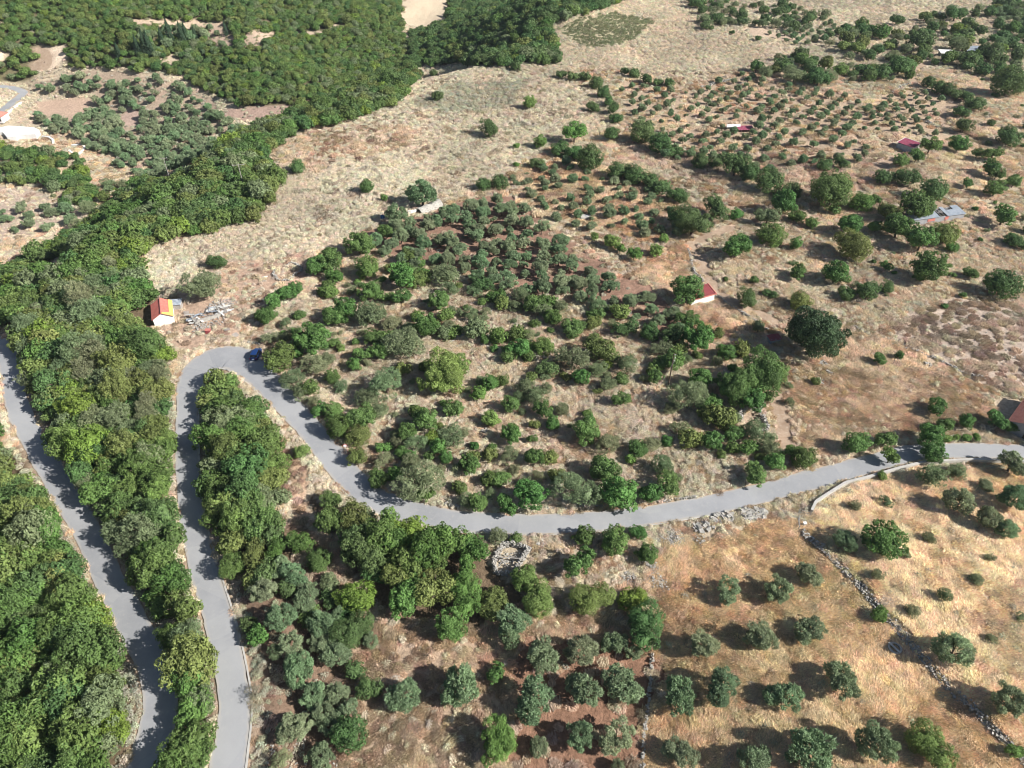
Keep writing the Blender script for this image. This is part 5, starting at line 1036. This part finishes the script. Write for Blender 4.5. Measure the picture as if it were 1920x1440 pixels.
bars_gate(1507, 966, -.35, 'open metal bar gate by the end of the concrete wall'); bars_gate(1496, 985, 1.3, 'second metal gate leaf across the concrete drive', 2.2)
o = empty('concrete_box', P(1507, 986), .1); tag(o, 'small pale concrete meter box beside the gate', 'box'); MB().box((0, 0, .35), (.5, .4, .9)).build('body', M['concrete'], o); MB().box((0, 0, .83), (.6, .5, .08)).build('lid', M['white'], o)
o = empty('stone_well', P(1676, 1218)); tag(o, 'pale round stone well ring with a slab across its mouth', 'well'); rng = np.random.default_rng(5); V, F = [], []; ns = 22
for k, (r, z) in enumerate(((.98, -.3), (.98, .55), (.70, .55), (.70, -.3))): V += [(r * (1 + rng.normal(0, .02)) * math.cos(6.2832 * i / ns), r * (1 + rng.normal(0, .02)) * math.sin(6.2832 * i / ns), z + rng.normal(0, .02)) for i in range(ns)]
for k in range(3): F += [(k * ns + i, k * ns + (i + 1) % ns, (k + 1) * ns + (i + 1) % ns, (k + 1) * ns + i) for i in range(ns)]
link(bpy.data.objects.new('ring', np_mesh('ring', V, F, M['stone'])), o); MB().tube((0, 0, -.28), (0, 0, -.25), .7, .7, 20).build('black_shade_disc', M['black'], o); MB().box((-.12, 0, .6), (.34, 1.9, .1), rz=.55).build('slab', M['concrete'], o)  # disc coloured black to stand in for the shade down the well
# ------------------------------------------------------------------ power poles and wires
tops = {}
def power_pole(bx, by, hgt, arm, label, armrz=0.3, key=None):
    p = P(bx, by); o = empty('power_pole', p); tag(o, label, 'power pole', 'power poles'); MB().tube((0, 0, -.3), (0, 0, hgt), .15, .10, 10).build('post', M['dark_wood'] if not arm else M['wood'], o)
    ca, sa = math.cos(armrz), math.sin(armrz); pts = []
    if arm:
        MB().box((0, 0, hgt - .15), (arm, .14, .14), rz=armrz).build('crossarm', M['wood'], o)
        for t in (-.46, 0, .46): MB().tube((arm * t * ca, arm * t * sa, hgt - .08), (arm * t * ca, arm * t * sa, hgt + .16), .06, .04).build('insulator', M['sign_white'], o); pts.append(p + Vector((arm * t * ca, arm * t * sa, hgt + .14)))
    else:
        for z in (.25, 1.05, 1.8): MB().tube((0, 0, hgt - z), (.34, -.05, hgt - z), .045).build('bracket', M['metal'], o); MB().tube((.34, -.05, hgt - z - .08), (.34, -.05, hgt - z + .14), .09, .06).build('insulator', M['sign_white'], o); pts.append(p + Vector((.34, -.05, hgt - z + .12)))
    tops[key] = pts
power_pole(1253, 724, 8.6, 0, 'dark wooden power pole with three white insulators in the middle plot', key='a')
power_pole(459, 358, 8.5, 3.6, 'weathered power pole with crossarm in the plateau-edge wood', .25, key='b')
power_pole(318, 334, 7.5, 2.4, 'thin power pole with crossarm beyond the plateau-edge wood', .2, key='c')
def wires(a, b, sag, label):
    for i, (s, e) in enumerate(zip(a, b)):
        mb = MB(); pr = s
        for k in range(1, 21):
            t = k / 20; c = s.lerp(e, t) - Vector((0, 0, sag * 4 * t * (1 - t))); mb.tube(pr, c, .012, n=4); pr = c
        o = mb.build('power_wire', M['black']); tag(o, label % ['upper', 'middle', 'lower'][i], 'wire', 'power wires')
wires(tops['a'], tops['b'], 3.5, '%s thin black power wire crossing above the red-soil grove'); wires(tops['b'], tops['c'], .8, '%s thin black power wire over the plateau-edge wood')
o = MB().tube(P(1215, 762), tops['a'][2], .014, n=5).build('guy_wire', M['metal']); tag(o, 'thin stay wire slanting down from the dark wooden pole', 'wire')
# ------------------------------------------------------------------ road signs
def sign(px_, py_, hgt, kind, face, label):
    o = empty('road_sign', P(px_, py_), face); tag(o, label, 'sign', 'road signs'); MB().tube((0, 0, -.2), (0, 0, hgt), .04).build('post', M['sign_white'], o)
    if kind == 'disc': MB().tube((0, -.05, hgt), (0, -.02, hgt), .42, n=24).build('rim', M['sign_red'], o); MB().tube((0, -.075, hgt), (0, -.045, hgt), .33, n=24).build('face', M['sign_white'], o)
    elif kind == 'tri':
        r = .55; v = [(r * math.cos(a), y, hgt + r * math.sin(a)) for y in (-.06, -.03) for a in (R(90), R(210), R(330))]; MB().add(v, [(0, 1, 2), (5, 4, 3), (0, 3, 4, 1), (1, 4, 5, 2), (2, 5, 3, 0)]).build('board', M['sign_white'], o)
    else: MB().box((0, -.05, hgt - .1), (.95, .04, .6)).build('board', M['sign_white'], o)
sign(650, 851, 2.2, 'disc', .1, 'round white sign with red rim at the road above the bend'); sign(157, 1078, 2.4, 'board', -.5, 'white road sign on a post left of the lower road'); sign(363, 1166, 2.2, 'tri', .6, 'white triangular sign between the two road legs')

# ------------------------------------------------------------------ blue car at the hairpin
def loft(sec, name, mat, parent, smooth=False):
    V = [tuple(p) for s in sec for p in s]; k = len(sec[0]); F = [(i * k + j, i * k + (j + 1) % k, (i + 1) * k + (j + 1) % k, (i + 1) * k + j) for i in range(len(sec) - 1) for j in range(k)]
    return MB().add(V, F + [tuple(range(k))[::-1], tuple((len(sec) - 1) * k + j for j in range(k))]).build(name, mat, parent, smooth)
o = empty('parked_car', P(481, 668) + Vector((0, 0, .12)), -.04); tag(o, 'small dark blue hatchback parked at the road edge of the hairpin', 'car')
def ring(y, hw, zb, zt, ch): return [(-hw + ch, y, zb), (hw - ch, y, zb), (hw, y, zb + ch), (hw, y, zt - ch), (hw - ch, y, zt), (-hw + ch, y, zt), (-hw, y, zt - ch), (-hw, y, zb + ch)]
body = loft([ring(-1.95, .70, .30, .78, .08), ring(-1.85, .81, .24, .90, .09), ring(-1.0, .85, .20, .94, .09), ring(.3, .85, .20, .93, .09), ring(1.2, .83, .20, .88, .10), ring(1.75, .78, .24, .78, .12), ring(1.93, .66, .30, .64, .10)], 'body', M['car_blue'], o)
def cab(y, hw, z): return [(-hw, y, .86), (hw, y, .86), (hw * .84, y, z), (-hw * .84, y, z)]
loft([cab(-1.78, .74, .92), cab(-1.35, .77, 1.40), cab(.1, .78, 1.44), cab(.55, .77, 1.34), cab(1.15, .74, .90)], 'window_band', M['glass'], o)
loft([[(-.66, -1.45, 1.38), (.66, -1.45, 1.38), (.62, -1.45, 1.44), (-.62, -1.45, 1.44)], [(-.67, -1.2, 1.42), (.67, -1.2, 1.42), (.62, -1.2, 1.475), (-.62, -1.2, 1.475)], [(-.67, .1, 1.44), (.67, .1, 1.44), (.62, .1, 1.49), (-.62, .1, 1.49)], [(-.66, .45, 1.38), (.66, .45, 1.38), (.6, .45, 1.42), (-.6, .45, 1.42)]], 'roof', M['car_blue'], o)
for s in (-1, 1):
    for y in (-1.2, 1.2):
        wv = MB().tube((s * .68, y, .18), (s * .87, y, .18), .30, n=18).build('wheel', M['black'], o); MB().tube((s * .86, y, .18), (s * .885, y, .18), .18, n=14).build('rim', M['metal'], wv)
    MB().box((s * .66, -1.93, .70), (.22, .10, .22)).build('tail_light', M['red_lamp'], o); MB().box((s * .58, 1.87, .60), (.26, .12, .14)).build('headlight', M['sign_white'], o); MB().box((s * .92, .62, .95), (.14, .16, .1)).build('mirror', M['car_blue'], o)
MB().box((0, -1.99, .36), (1.35, .08, .18)).build('bumper', M['car_blue'], o); MB().box((0, -2.04, .52), (.5, .02, .11)).build('number_plate', M['sign_white'], o)

# ------------------------------------------------------------------ thin summer haze
hz_m, N, L = nt_of('haze'); N.remove(N['Principled BSDF']); pv = N.new('ShaderNodeVolumePrincipled'); pv.inputs['Color'].default_value = (.80, .88, 1, 1); pv.inputs['Density'].default_value = .00007; pv.inputs['Anisotropy'].default_value = .2
L.new(pv.outputs[0], N['Material Output'].inputs['Volume'])
zmin, zmax = float(GZ.min()) - 1.5, max(float(GZ.max()) + 12, CAM_H + 6)
o = MB().box((0, 1700, (zmin + zmax) / 2), (5300, 4300, zmax - zmin)).build('haze', hz_m); tag(o, 'thin bluish summer haze over the valley', kind='stuff')
sc.cycles.volume_bounces = 0
